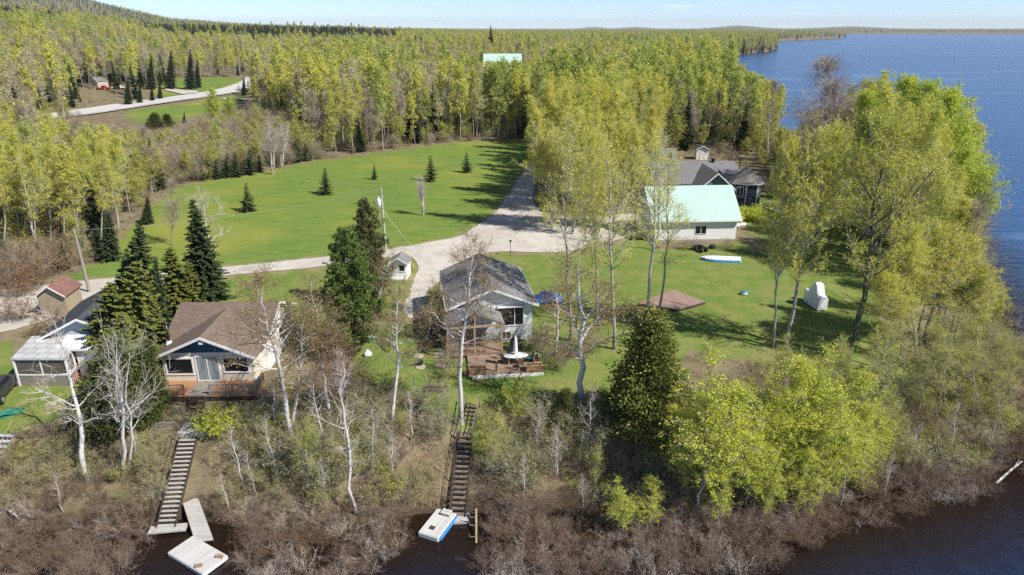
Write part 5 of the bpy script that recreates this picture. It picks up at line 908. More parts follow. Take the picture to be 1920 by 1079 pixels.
# ------------------------------------------------------------------ named trees, each placed where its foot stands
def T(key, base, top, label, name='aspen', cat='tree', group=None, z=None, sxy=1.0, rz=None):
    b = gp(*base) if z is None else at(*base, z); return plant(key, name, label, cat, b, top=top, group=group, sxy=sxy, rz=rz)
# bare and budding birches along the near bank
T('bare0', (165, 900), (98, 612), 'thick leaning bare white birch with wide crooked limbs before the screened porch', 'birch', rz=1.0, sxy=.95)
T('bare1', (235, 890), (240, 612), 'bare white birch with forked crooked top in front of the dark cedar', 'birch', rz=2.2, sxy=.72)
T('pole birch0', (668, 962), (652, 672), 'slender bare white birch with fine short twigs standing alone on the bank', 'birch', rz=.4, sxy=1.15)
T('birch0', (556, 842), (492, 505), 'budding white birch leaning across the right end of the cream cottage', 'birch', rz=.3, sxy=1.1)
T('birch1', (543, 820), (570, 560), 'slimmer budding birch behind the leaning one right of the cream cottage', 'birch', rz=1.3)
T('birch2', (735, 800), (748, 535), 'gnarled budding birch on the grass strip left of the paving discs', 'birch', rz=.5)
T('birch0', (864, 795), (868, 452), 'tall budding birch in front of the porch of the pale house', 'birch', rz=2.5)
T('birch1', (1086, 770), (1075, 470), 'spreading budding birch right of the furnished deck', 'birch', rz=.2, sxy=1.5)
T('birch2', (620, 790), (585, 520), 'rusty budding birch between the cream cottage and the big pine', 'birch', rz=3.1)
T('red tree0', (655, 800), (640, 610), 'rusty budding bush tree below the big green pine', 'bush tree')
T('birch1', (1040, 668), (1042, 520), 'low crooked budding tree beside the blue tarpaulin', 'birch', rz=1.1, sxy=1.5)
T('birch2', (800, 640), (812, 560), 'short budding tree against the dark side of the pale house', 'birch', sxy=1.4)
T('birch0', (980, 700), (985, 640), 'small budding tree behind the deck corner', 'birch', sxy=1.3) if False else None
T('birch1', (700, 600), (738, 470), 'thin budding birch beside the white playhouse', 'birch')
T('clump birch0', (794, 404), (789, 328), 'clump of bare white stems alone on the mown lawn', 'birch', rz=.6)
T('clump birch0', (512, 327), (508, 222), 'bare white stemmed clump at the lawn edge left of the wood, taller of two', 'birch', rz=2)
T('clump birch0', (528, 316), (530, 232), 'bare white stemmed clump at the lawn edge left of the wood, shorter of two', 'birch', rz=4)
T('grey tree0', (322, 460), (318, 345), 'bare grey branched tree rising behind the conifers of the cream cottage', 'birch')
T('bare2', (395, 560), (362, 360), 'thin bare pale tree standing against the tall dark spruce', 'birch')
T('grey tree0', (472, 270), (470, 190), 'bare pale tree beside the bright green aspen at the highway', 'birch')
# aspens in the middle and right
T('sparse0', (1213, 613), (1232, 240), 'tall slender pale aspen in front of the white garage, thickest of the three trunks', 'aspen', rz=.5, sxy=1.1)
T('sparse1', (1236, 606), (1262, 290), 'slender dark trunked aspen close beside the thickest garage aspen', 'aspen', rz=1.7)
T('sparse0', (1152, 655), (1150, 262), 'tall thin aspen left of the wooden platform, nearer of two', 'aspen', rz=4.1)
T('broad aspen1', (1124, 612), (1118, 265), 'tall thin aspen left of the wooden platform, farther of two', 'aspen', rz=2.9, sxy=.62)
T('sparse1', (1070, 640), (1058, 215), 'tall aspen with yellow green crown rising behind the blue tarpaulin', 'aspen', rz=5.2)
T('full aspen0', (1035, 428), (1010, 195), 'leafy aspen at the inner corner of the gravel bend', 'aspen', rz=3)
for k, (b, tp, l) in enumerate((((1058, 400), (1052, 180), 'leafmost'), ((1090, 395), (1098, 205), ''), ((1130, 398), (1138, 215), ''), ((1172, 385), (1180, 200), ''), ((1020, 372), (1030, 165), ''), ((1075, 372), (1070, 160), ''), ((1150, 365), (1160, 175), ''), ((1205, 375), (1225, 210), ''), ((1105, 350), (1112, 165), ''), ((1108, 428), (1108, 215), ''), ((1150, 430), (1162, 240), ''), ((1072, 440), (1075, 200), ''), ((1188, 432), (1200, 250), ''), ((1135, 345), (1140, 170), ''), ((1215, 350), (1240, 190), ''))):
    T('full aspen%d' % (k % 3), b, tp, 'leafy yellow green aspen in the dense clump between the gravel bend and the garage', 'aspen', group='aspens in the clump between gravel bend and garage', rz=k * 1.3)
T('broad aspen0', (1449, 652), (1498, 275), 'upright pale aspen on the lawn left of the wrapped boat', 'aspen', rz=1, sxy=.58)
T('broad aspen1', (1478, 656), (1565, 262), 'leaning pale aspen on the lawn left of the wrapped boat', 'aspen', rz=2, sxy=.85)
T('dark poplar', (1588, 668), (1668, 250), 'big leaning poplar with black scarred trunk right of the wrapped boat', 'aspen', rz=.4, sxy=.8)
T('aspen2', (1735, 640), (1808, 380), 'pale leaning aspen by the lake, foremost of the two on the wooded point', 'aspen', rz=.9, sxy=1.25)
T('aspen0', (1722, 625), (1775, 360), 'pale leaning aspen by the lake, rearmost of the two on the wooded point', 'aspen', rz=3.9)
for k, (b, tp) in enumerate((((1690, 440), (1690, 165)), ((1740, 455), (1748, 170)), ((1775, 490), (1780, 190)), ((1722, 405), (1715, 185)), ((1660, 425), (1640, 185)), ((1790, 530), (1795, 300)), ((1760, 425), (1770, 185)), ((1700, 470), (1700, 250)))):
    T('lime%d' % (k % 2), b, tp, 'dense bright lime green poplar in the clump above the lake shore', 'poplar', group='lime green poplars on the lake shore', rz=k * 2.1, sxy=1.1)
for k, (b, tp) in enumerate((((1640, 505), (1620, 300)), ((1690, 520), (1690, 300)), ((1740, 540), (1745, 320)), ((1780, 580), (1790, 400)), ((1715, 660), (1730, 430)), ((1755, 650), (1770, 430)), ((1795, 655), (1805, 450)), ((1690, 675), (1705, 470)), ((1825, 665), (1840, 500)), ((1650, 690), (1665, 520)), ((1600, 480), (1580, 330)), ((1620, 450), (1600, 290)), ((1770, 610), (1785, 400)))):
    T('broad aspen%d' % (k % 2), b, tp, 'olive yellow aspen in the wood between the wrapped boat and the lake', 'aspen', group='olive aspens between wrapped boat and lake', rz=k * 1.9, sxy=1.15)
T('grey tree0', (1562, 360), (1545, 128), 'bare grey tree standing up against the lake behind the poplars', 'bare tree', sxy=1.9)
T('grey tree0', (1590, 400), (1572, 165), 'second bare grey tree leaning close to the poplars at the lake', 'bare tree', sxy=1.7)
T('grey tree0', (1780, 650), (1830, 400), 'bare grey leaning tree at the lake edge of the wooded point', 'bare tree', sxy=1.1)
# conifers
T('pine0', (664, 668), (644, 432), 'big bright green pine between the two cottages', 'pine', sxy=.92)
T('pine1', (700, 580), (680, 376), 'dark olive pine standing behind the big green one by the transformer pole', 'pine', sxy=.85)
T('spruce0', (262, 640), (258, 420), 'tall pointed spruce above the cedars left of the cream cottage', 'spruce', sxy=1.3)
T('spruce1', (392, 566), (362, 372), 'tall broad spruce behind the cream cottage', 'spruce', sxy=1.25)
T('spruce1', (232, 620), (235, 465), 'shorter spruce spire beside the tall pointed one', 'spruce')
T('spruce0', (300, 640), (290, 480), 'dark spruce beside the flue of the cream cottage', 'spruce', sxy=.9)
for b, tp, l, k, s in (((250, 705), (256, 488), 'tallest yellow green cedar between the blue house and the cream cottage', 4, 1.15), ((205, 690), (206, 528), 'yellow green cedar against the charcoal roof of the blue house', 5, 1.3), ((225, 745), (228, 585), 'yellow green cedar hanging over the white entry of the blue house', 5, 1.3), ((338, 585), (318, 462), 'yellow green cedar against the brown cottage roof', 4, 1.3), ((215, 800), (212, 630), 'dark cedar below the blue house by the porch steps', 2, 1.25), ((270, 790), (275, 640), 'dark cedar right of the bare forked birch', 3, .9), ((362, 580), (352, 490), 'low yellow green cedar behind the brown roof', 5, 1.4), ((290, 700), (286, 560), 'cedar touching the left corner of the cream cottage', 4, 1.1)):
    T(('cedar%d' % k) if k < 2 else ('dark cedar%d' % (k - 2)) if k < 4 else 'fir%d' % (k - 4), b, tp, l, 'cedar', sxy=s)
T('cedar1', (1215, 812), (1225, 585), 'broad dark yellow green cedar at the top of the bank', 'cedar', sxy=1.2); KC = KIND
T('dark cedar0', (1060, 800), (1062, 730), 'small dark green cedar near the budding birch on the bank', 'cedar', sxy=1.2)
T('dark cedar1', (1150, 800), (1160, 720), 'small dark cedar crowded against the broad one', 'cedar', sxy=1.2)
for k, (b, tp, l) in enumerate((((464, 397), (461, 344), 'small spruce on the mown lawn, leftmost and nearest of the lone lawn spruces'), ((610, 365), (608, 315), 'small spruce on the mown lawn, second from the left'), ((702, 337), (701, 306), 'smallest sparse spruce on the mown lawn'), ((808, 340), (806, 292), 'dark full spruce on the mown lawn behind the white stemmed clump'), ((876, 324), (875, 285), 'small spruce on the mown lawn, rightmost and farthest'))):
    T('young spruce%d' % (k % 2), b, tp, l, 'young_spruce', 'spruce', 'lone spruces on the lawn', sxy=1.15 if k != 2 else .8)
row = [((348, 335), 292), ((404, 336), 298), ((424, 333), 287), ((441, 332), 285), ((467, 328), 280), ((378, 338), 305), ((556, 305), 262), ((575, 302), 268), ((392, 334), 308), ((486, 322), 290), ((540, 306), 275)]
for k, (b, ty) in enumerate(row): T('young spruce%d' % (k % 2), b, (b[0], ty), 'young dark spruce in the row along the left end of the mown lawn', 'young_spruce', 'spruce', 'young spruces along the left lawn edge', sxy=1.2)
for k, (b, tp, l) in enumerate((((205, 488), (203, 398), 'spruce beside the bare wooden pole'), ((275, 420), (276, 368), 'round topped dark spruce at the left lawn edge'), ((120, 505), (116, 455), 'young spruce behind the tan shed, taller'), ((90, 495), (92, 460), 'young spruce behind the tan shed, shorter'), ((5, 500), (4, 440), 'dark spruce at the left edge of the wood'), ((180, 480), (178, 420), 'spruce standing just left of the one beside the pole'), ((150, 470), (150, 432), 'small spruce among the brown scrub'))):
    T('spruce%d' % (k % 2), b, tp, l, 'spruce', 'tree', sxy=1.3)
hs = [((240, 197), 142), ((283, 168), 104), ((320, 168), 94), ((357, 168), 92), ((262, 194), 156), ((285, 190), 158), ((300, 186), 150), ((370, 165), 112), ((457, 180), 143), ((540, 165), 104), ((524, 170), 145), ((65, 195), 155), ((430, 250), 208), ((345, 245), 210), ((428, 200), 175), ((684, 140), 92), ((780, 130), 65), ((790, 128), 70)]
for k, (b, ty) in enumerate(hs): T('spruce%d' % (k % 2), b, (b[0], ty), 'dark spruce along the highway beyond the lawn', 'spruce', 'tree', 'dark spruces along the highway', sxy=.88)
T('spruce1', (921, 128), (920, 48), 'very tall dark spruce breaking the skyline behind the teal roofed lodge', 'spruce', 'tree', sxy=.8)
T('dark cedar0', (290, 247), (290, 212), 'wide round dark evergreen bush beside the highway verge, leftmost of two', 'evergreen_bush', 'bush', sxy=2.0); T('dark cedar1', (316, 248), (312, 214), 'wide round dark evergreen bush beside the highway verge, rightmost of two', 'evergreen_bush', 'bush', sxy=1.8)
T('lime0', (398, 245), (392, 170), 'bright green broad aspen beside the highway verge', 'aspen', sxy=1.3)
T('lime1', (430, 250), (425, 185), 'green broad aspen just right of the brightest one at the highway', 'aspen', sxy=1.1)
T('red tree0', (135, 240), (138, 208), 'dark reddish bush at the near end of the highway', 'bush', 'bush', sxy=1.6)
# saplings and young trees on the near bank
for k, (b, tp, l) in enumerate((((1300, 975), (1338, 690), 'tallest lime green sapling on the bank right of the broad cedar'), ((1345, 960), (1372, 735), 'lime green sapling crowded against the tallest one'), ((1440, 930), (1443, 715), 'lime green sapling with pale stem in the middle of the bank'), ((1500, 935), (1510, 690), 'yellow green young aspen on the bank below the black scarred poplar'), ((1545, 930), (1560, 680), 'tallest yellow green young aspen at the right of the sapling thicket'), ((1600, 900), (1615, 705), 'yellow green young aspen, rightmost of the sapling thicket'), ((1395, 965), (1400, 800), 'low leafy sapling at the foot of the bank thicket'), ((1250, 900), (1262, 770), 'dim green sapling under the broad cedar'))):
    T('sapling%d' % (k % 2), b, tp, l, 'sapling', sxy=1.25, rz=k * 1.1)
for k, (b, tp, l) in enumerate((((1168, 1010), (1160, 905), 'small bright yellow green sapling near the water, leftmost of two'), ((1210, 1008), (1218, 903), 'small bright yellow green sapling near the water, rightmost of two'), ((922, 905), (940, 778), 'young tree with two thin pale stems right of the brown stair'), ((1120, 930), (1125, 840), 'yellow green sapling amid grey brush below the cedar'), ((1645, 800), (1660, 610), 'thin yellow green aspen on the slope of the wooded point'), ((1460, 820), (1468, 640), 'thin yellow green aspen on the lawn edge above the bank thicket'), ((1340, 760), (1335, 640), 'loose yellow green young tree above the tallest sapling'), ((1560, 820), (1590, 640), 'loose yellow green young tree before the scarred poplar'), ((1640, 870), (1660, 730), 'leafy young tree at the right end of the bank thicket'), ((1755, 800), (1770, 640), 'dull green young tree on the wooded point'), ((1830, 790), (1835, 650), 'dull green young tree nearest the point'), ((580, 930), (585, 790), 'grey green young willow on the bank left of the slender bare birch'))):
    T(('slim%d' if k > 1 else 'sapling%d') % (k % 2), b, tp, l, 'sapling', sxy=1.3, rz=k * 1.7)
for k, (b, ty) in enumerate((((1275, 940), 800), ((1325, 930), 770), ((1415, 960), 780), ((1470, 960), 790), ((1480, 900), 740), ((1530, 960), 800), ((1575, 950), 780), ((1620, 930), 770), ((1400, 900), 730), ((1560, 880), 720), ((1640, 890), 760), ((1345, 1000), 890), ((1445, 990), 860), ((1515, 985), 850))):
    T('sapling%d' % (k % 2), b, (b[0] + 8, ty), 'leafy lime green sapling in the thicket on the bank below the lawn', 'sapling', group='lime green thicket saplings', sxy=1.05, rz=k * 1.3)
for k, (b, ty) in enumerate((((1690, 720), 580), ((1740, 735), 600), ((1785, 715), 560), ((1825, 730), 600), ((1860, 745), 630), ((1630, 745), 620), ((1800, 770), 660), ((1895, 760), 660), ((1560, 745), 640), ((1720, 790), 670), ((1870, 800), 690))):
    T('slim%d' % (k % 2), b, (b[0] + 10, ty), 'thin half leafed young tree on the slope of the wooded point', 'sapling', group='young trees on the wooded point', sxy=1.4, rz=k * 1.7)
for k, (b, ty) in enumerate((((8, 478), 262), ((38, 470), 250), ((66, 484), 280), ((96, 466), 268), ((122, 470), 285), ((150, 462), 262), ((-20, 490), 270), ((190, 452), 270), ((220, 440), 258))):
    T('aspen%d' % (k % 3), b, (b[0] - 6, ty), 'pale trunked yellow green aspen in the wood behind the tan shed', 'aspen', group='aspens behind the tan shed', rz=k * 1.5)
# brush kinds
for i in range(3): one('brush purple%d' % i, bush, 1.7, [t_purple], seed=200 + i, stems=30, nleaf=0, lean=1.0, nsub=8, ntw=4, twl=.34, twr=.0045)
for i in range(2): one('brush pale%d' % i, bush, 1.6, [t_pale], seed=205 + i, stems=18, nleaf=0, lean=1.3, nsub=6, ntw=3, twl=.32, r=.014, twr=.006)
for i in range(2): one('brush brown%d' % i, bush, 1.6, [t_brown, m_redbud], seed=210 + i, stems=26, nleaf=1, lsize=.04, lean=.8)
for i in range(3): one('brush olive%d' % i, bush, 1.9, [t_grey, m_olive], seed=220 + i, stems=24, nleaf=3, lsize=.06, lean=.8)
for i in range(2): one('brush yellow%d' % i, bush, 1.7, [t_grey, m_yel], seed=230 + i, stems=22, nleaf=4, lsize=.065, lean=.8)
for i in range(2): one('brush willow%d' % i, bush, 2.6, [t_grey, m_willow], seed=240 + i, stems=26, nleaf=3, lsize=.075, rad=1.3)
for i in range(2): one('brush tall%d' % i, bush, 3.4, [t_grey, m_bud], seed=250 + i, stems=22, nleaf=1, lsize=.07, rad=1.4, lean=.5, nsub=9, ntw=5, twl=.5, r=.018, twr=.009)
one('brush rust0', bush, 3.0, [t_brown, m_redbud], seed=255, stems=24, nleaf=2, lsize=.08, rad=1.4, lean=.55, nsub=8, ntw=5, twl=.45, r=.016, twr=.008)
one('hedge0', bush, 1.6, [t_grey, m_sap], seed=258, stems=40, nleaf=5, lsize=.10, rad=1.6, lean=.9)
one('green shrub0', bush, 1.5, [t_grey, m_sap], seed=259, stems=30, nleaf=5, lsize=.08, lean=.8); one('blossom0', bush, 4.2, [t_grey, m_blossom], seed=260, stems=16, nleaf=3, lsize=.13, rad=1.2, lean=.4, twr=.008)
one('tuft0', lambda H, seed: tuft(seed, 70, H), .6, [m_straw], seed=270); one('tuft1', lambda H, seed: tuft(seed, 60, H, .5), .45, [m_straw], seed=271)
def S(key, base, H, label, name='shrub', sxy=1.0, group=None): return plant(key, name, label, 'shrub', gp(*base), H=H, sxy=sxy, group=group)
S('blossom0', (320, 332), 4.6, 'pale pinkish white flowering shrub at the left lawn edge', 'flowering_shrub'); S('green shrub0', (412, 812), 1.5, 'bright green low shrub right of the concrete walk', sxy=1.3)
for k, (x, y) in enumerate(((1392, 412), (1412, 414), (1432, 416), (1450, 420))): S('hedge0', (x, y), 1.7, 'clipped green hedge shrub in the row below the navy turret', 'hedge_shrub', 1.1, 'hedge shrubs below the turret')
for k, (x, y, H) in enumerate(((836, 690, 1.7), (850, 668, 2.0), (875, 650, 1.8), (905, 652, 1.6))): S('brush tall%d' % (k % 2), (x, y), H, 'leafless brown shrub in the bed before the porch of the pale house', 'garden_shrub', 1.0, 'leafless shrubs before the porch')
for k, (x, y, H) in enumerate(((1040, 690, 2.6), (1105, 660, 2.2), (1010, 655, 1.6))): S('brush tall%d' % (k % 2), (x, y), H, 'bare grey twiggy shrub right of the pale house', 'garden_shrub', 1.3, 'twiggy shrubs right of the pale house')
for k, (x, y, H) in enumerate(((595, 850, 3.0), (560, 880, 2.6), (1010, 790, 2.2), (620, 900, 2.4))): S('brush willow%d' % (k % 2), (x, y), H, 'grey green willow shrub on the bank', 'willow_shrub', 1.2, 'willow shrubs on the bank')
for k, (x, y, H) in enumerate(((60, 545, 3.0), (95, 520, 3.4), (30, 560, 2.8), (10, 520, 3.2), (40, 600, 2.4), (90, 625, 2.2))): S('brush rust0', (x, y), H, 'rusty twiggy shrub around the tan shed', 'rusty_shrub', 1.1, 'rusty shrubs around the tan shed')
S('brush tall0', (1290, 468), 1.5, 'twiggy low shrub at the garage wall, leftmost', sxy=1.2); S('brush olive1', (1362, 468), 1.3, 'greyish shrub between the tyres and the garage corner', sxy=1.1); S('brush tall1', (1420, 478), 1.8, 'bare shrub right of the upturned boat', sxy=1.3)
S('dark0' if False else 'green shrub0', (968, 775), 1.7, 'small green shrub on the lawn in front of the deck', sxy=.9)

# thin leafless saplings scattered over the bank
for k, (px, py, H) in enumerate(((455, 905, 4.5), (480, 930, 3.6), (520, 900, 5), (610, 950, 3.8), (735, 905, 4.2), (430, 960, 3.2), (985, 940, 3.6), (1040, 900, 4.4), (1090, 960, 3.2), (260, 880, 3.4), (120, 960, 3.0), (700, 880, 5.0), (770, 830, 4.2), (1005, 850, 4.0), (1700, 880, 4.0), (1780, 850, 4.4), (1660, 930, 3.4), (1850, 860, 3.6), (1105, 850, 5.0), (520, 820, 5.2), (600, 830, 6))):
    plant('pole birch0', 'bare_sapling', 'thin leafless pale sapling standing in the bank brush', 'sapling', gp(px, py), H=H, group='leafless saplings on the bank', sxy=1.2)
# ------------------------------------------------------------------ woods
def grid_pts(x0, x1, y0, y1, sp, g):
    xs = np.arange(x0, x1, sp); ys = np.arange(y0, y1, sp); X, Y = np.meshgrid(xs, ys); X = X + g.uniform(-.48, .48, X.shape) * sp; Y = Y + g.uniform(-.48, .48, Y.shape) * sp; return X.ravel(), Y.ravel()
BLD = [(-23.3, 50, 9), (-1.75, 57, 10), (24, 89.5, 10), (31, 106, 12), (36, 103.5, 5.5), (26.5, 121, 9.5), (-34.6, 54, 9), (-36, 45, 6), (-45.5, 62, 5), (-13, 72, 4), (30, 139, 4)]
g5 = np.random.default_rng(55)
def free(x, y, m=2.0, yards=True):
    ok = inland(x, y) > m; ok &= ~pip(x, y, LAWN) & (segdist(x, y, LAWN) > 1.2); ok &= ~pip(x, y, ROAD) & (segdist(x, y, ROAD) > 1.6); ok &= segdist(x, y, HWYC, False) > 11
    ok &= ~pip(x, y, VERGE) & ~pip(x, y, VERGE2)
    if yards: ok &= ~pip(x, y, YARD) & ~pip(x, y, YARD2) & ~pip(x, y, YARD3) & ~pip(x, y, YARD4) & ~pip(x, y, YARD5)
    for bx, by, r in BLD: ok &= np.hypot(x - bx, y - by) > r
    return ok
SCRUB = XY([(290, 352), (340, 345), (560, 306), (600, 296), (590, 270), (520, 232), (440, 222), (400, 240), (330, 262), (150, 262), (60, 262), (-100, 285), (0, 300), (150, 285), (230, 300)])
BRUSHY = XY([(-200, 600), (-200, 500), (0, 490), (100, 465), (180, 490), (110, 530), (0, 545)])
def vnoise(x, y, s, o=0): return np.sin(x / s + o) * np.cos(y / s * 1.17 + o * 2) + .6 * np.sin(x / s * 2.3 - y / s * 1.9 + o)
def capH(x, y, z):
    """open outlooks of the place: young low growth only, where the highway, the lodge and the lake are seen over the trees"""
    zc = y * cP + (CAMZ - z) * sP; px = 960 + FOC * x / np.maximum(zc, 1); H = np.full(x.shape, 99.0); dist = np.hypot(x, y)
    for a, b, ya, yb, d0, d1 in ((70, 130, 205, 226, 0, 235), (130, 252, 228, 246, 0, 262), (252, 350, 248, 242, 0, 290), (350, 480, 236, 205, 0, 312), (260, 480, 166, 152, 262, 345), (900, 990, 120, 120, 0, 322), (150, 245, 171, 171, 236, 335), (1362, 1450, 128, 165, 0, 400), (1450, 1500, 240, 250, 0, 300), (1500, 1560, 215, 200, 0, 300)):
        k = (px >= a) & (px < b) & (dist > d0) & (dist < d1); pyc = ya + (yb - ya) * (px - a) / (b - a); bb = (pyc - 539.5) / FOC; sl_ = (-sP - bb * cP) / (cP - bb * sP); H = np.where(k, np.minimum(H, CAMZ + sl_ * y - z), H)
    return H
def inview(x, y, m=70):
    zc = y * cP + CAMZ * sP; px = 960 + FOC * x / np.maximum(zc, 1); return (px > -m) & (px < 1920 + m) & (y > 20)
x, y = grid_pts(-230, 130, 56, 235, 3.5, g5); ok = free(x, y) & inview(x, y, 450); ok &= ~(pip(x, y, SCRUB) | pip(x, y, BRUSHY))
ok &= ~((y < 74) & (x > -48)) & ~((y < 86) & (x > -48) & (x < 16)) & ~pip(x, y, np.vstack([XY([(1225, 283), (1385, 280), (1470, 325), (1600, 400), (1640, 560), (1380, 480), (1230, 400)])])); x, y = x[ok], y[ok]; z = hgt(x, y); dist = np.hypot(x, y); CAP = capH(x, y, z); k = CAP > 3.5; x, y, z, dist = x[k], y[k], z[k], dist[k]
# the peninsula side keeps clear of the named trees' lawn
o_ = np.argsort(dist); x, y, z, dist = x[o_], y[o_], z[o_], dist[o_]; CAP = capH(x, y, z)
ty = g5.uniform(size=len(x)); right = x > 4; lft = x < -40
seen = inview(x, y, 45)
cnt = {'a': 0, 'b': 0, 's': 0}; rest = []
for i in range(len(x)):
    u = ty[i]; where = 'between the houses and the lake' if right[i] else ('behind the tan shed' if (lft[i] and y[i] < 135) else 'behind the mown lawn')
    gname = where.replace('on the right ', '').replace('on the left ', '')
    if dist[i] > 228 or not seen[i]: rest.append(i); continue
    if u < .17 and cnt['b'] < 80: cnt['b'] += 1; plant('grey tree0' if u < .12 else 'pole birch0', 'bare_tree', 'bare grey leafless tree in the wood ' + where, 'bare tree', (x[i], y[i], z[i]), H=min(CAP[i], g5.uniform(10, 15)), group='bare trees ' + gname, sxy=1.1)
    elif u < .225 and cnt['s'] < 50: cnt['s'] += 1; plant('spruce%d' % (i % 2), 'spruce', 'dark spruce among the aspens of the wood ' + where, 'tree', (x[i], y[i], z[i]), H=min(CAP[i], g5.uniform(5, 12)), group='spruces ' + gname)
    elif cnt['a'] < 250: cnt['a'] += 1; plant(('aspen%d' % (i % 3)) if dist[i] < 95 else 'wood aspen%d' % (i % 4), 'aspen', 'pale trunked yellow green aspen in the wood ' + where, 'tree', (x[i], y[i], z[i]), H=min(CAP[i], g5.uniform(11.5, 19.5) * (.80 if lft[i] and y[i] < 135 else 1)), group='aspens ' + gname, sxy=g5.uniform(.95, 1.2))
    else: rest.append(i)
x2, y2 = grid_pts(-190, 110, 66, 235, 3.6, g5); k = free(x2, y2, 2) & inview(x2, y2, 400) & ~pip(x2, y2, BRUSHY) & ((segdist(x2, y2, LAWN) < 34) | (x2 > 20) | (x2 < -48)) & ~((y2 < 86) & (x2 > -48) & (x2 < 16)) & ~pip(x2, y2, XY([(1225, 285), (1360, 283), (1440, 335), (1540, 400), (1560, 480), (1380, 480), (1230, 400)])); k &= g5.uniform(size=len(x2)) < .6; x2, y2 = x2[k], y2[k]; z2 = hgt(x2, y2); c2 = np.where(pip(x2, y2, YARD6), .45, 1) * np.minimum(g5.uniform(.45, 1.15, len(x2)), capH(x2, y2, z2) / 6.5); k = c2 > .25
cloud('understorey', np.stack([x2, y2, z2], 1)[k], ['under tree0', 'under tree1'], g5, scl=c2[k])
KF = ['far aspen0', 'far aspen1', 'far aspen2', 'far green0', 'far green1', 'far dull0', 'far dull1', 'far bare0', 'far bare1', 'far red0', 'far willow0', 'far spruce0', 'far spruce1']
PX, PY, SCL, SP = [x[rest]], [y[rest]], [np.full(len(rest), 1.0)], [np.zeros(len(rest))]
for (d0, d1, sp, s) in ((200, 420, 4.1, 1.0), (420, 800, 6.0, 1.0), (800, 1700, 8.5, 1.0), (1700, 4200, 17, .95), (4200, 9000, 36, .85)):
    w = d1 * .86; xx, yy = grid_pts(-w, w, d0 * .55, d1, sp, g5); dd = np.hypot(xx, yy); k = (dd >= d0) & (dd < d1) & inview(xx, yy, 420); xx, yy = xx[k], yy[k]
    if d0 == 200: k = yy > 235.1; xx, yy = xx[k], yy[k]
    if 420 <= d0 < 1700:
        bx_, by_ = grid_pts(50, w, 330, d1, 4.0, g5); bd = inland(bx_, by_); k = (np.hypot(bx_, by_) >= d0) & (np.hypot(bx_, by_) < d1) & (bd > -.5) & (bd < 11) & inview(bx_, by_, 60); xx = np.concatenate([xx, bx_[k]]); yy = np.concatenate([yy, by_[k]])
    k = free(xx, yy, 3.0 if d0 < 400 else -.5, False) & ~((np.hypot(xx + 4.5, (yy - 327) * .7) < 13)) & ~pip(xx, yy, SCRUB) ; xx, yy = xx[k], yy[k]; PX.append(xx); PY.append(yy); SCL.append(np.full(len(xx), s)); SP.append(np.full(len(xx), d0))
x = np.concatenate(PX); y = np.concatenate(PY); s = np.concatenate(SCL) * g5.uniform(.62, 1.15, len(x)) * (1 + .12 * vnoise(x, y, 30, 5)); dist = np.hypot(x, y); azd = np.degrees(np.arctan2(x, y))
n1 = vnoise(x, y, 34, 1.0); n2 = vnoise(x, y, 90, 4.0); n3 = vnoise(x, y, 22, 2.2); n4 = vnoise(x, y, 48, 7.1); u = g5.uniform(size=len(x)); far_ = np.clip(dist / 600, 1, 4)
n4 = np.where(dist > 900, vnoise(x, y, 150, 7.1), n4); n1 = np.where(dist > 900, vnoise(x, y, 130, 1.0), n1)
w = np.stack([.50 + .35 * n3, .26 + .50 * n4, .42 - .45 * n4 + .2 * n3, .20 + .40 * n1, .03 + 0 * n1, .08 + 0 * n1], 1)      # aspen, green aspen, dull aspen, bare, red, willow
left_ = (azd < -22) & (dist > 200) & (dist < 640); w[:, 3] += np.where(left_, .45 + .4 * n4, 0); w[:, 2] += np.where(left_, .25, 0) + .22 * (dist > 320)
reds = (azd > -9) & (azd < 8) & (dist > 228) & (dist < 540); w[:, 4] += np.where(reds, .8 + .6 * n2, 0) + np.where((azd < -30) & (dist < 420), .2, 0); w[:, 0] *= np.where(reds, .45, 1); w[:, 1] += np.where((azd > 8) & (dist > 330), .25, 0)
w = np.clip(w, .015, None); w /= w.sum(1, keepdims=True); cw_ = np.cumsum(w, 1); kind_ = (u[:, None] > cw_).sum(1).clip(0, 5)
ri = g5.integers(0, 6, len(x)); idx = np.select([kind_ == 0, kind_ == 1, kind_ == 2, kind_ == 3, kind_ == 4], [ri % 3, 3 + ri % 2, 5 + ri % 2, 7 + ri % 2, np.full(len(x), 9)], np.full(len(x), 10))
ps = .085 + .5 * (((n2 > 1.05) & (dist > 330)) | ((n1 > 1.15) & (dist > 300))); ps = np.where((azd > -27) & (azd < -9) & (dist > 760) & (dist < 1700), .93, ps); ps = np.where((azd < -31.5) & (dist > 760) & (dist < 1200), .9, ps)
ps = np.where((dist > 1700) & (azd > -9), .16 + .14 * np.sign(vnoise(x, y, 200, 2)), np.where(dist > 1700, .55, ps)); ps = np.where((azd > 11) & (dist > 300), np.maximum(ps, .15), ps); u3 = g5.uniform(size=len(x)); idx = np.where(u3 < ps, 11 + (u3 * 1e4).astype(int) % 2, idx)
sp_ = idx >= 11; z = hgt(x, y); s = np.where(sp_ & (dist < 700), s * .85, s); s = np.minimum(s, capH(x, y, z) / 16.5); idx = idx[s > .2]; x, y, z, sp_ = x[s > .2], y[s > .2], z[s > .2], sp_[s > .2]; s = s[s > .2]; print('forest', len(x))
P = np.stack([x, y, z - .1], 1)
cloud('forest', P[~sp_], KF[:11], g5, idx=idx[~sp_], scl=s[~sp_]); cloud('spruce_forest', P[sp_], KF[11:], g5, idx=idx[sp_] - 11, scl=s[sp_])

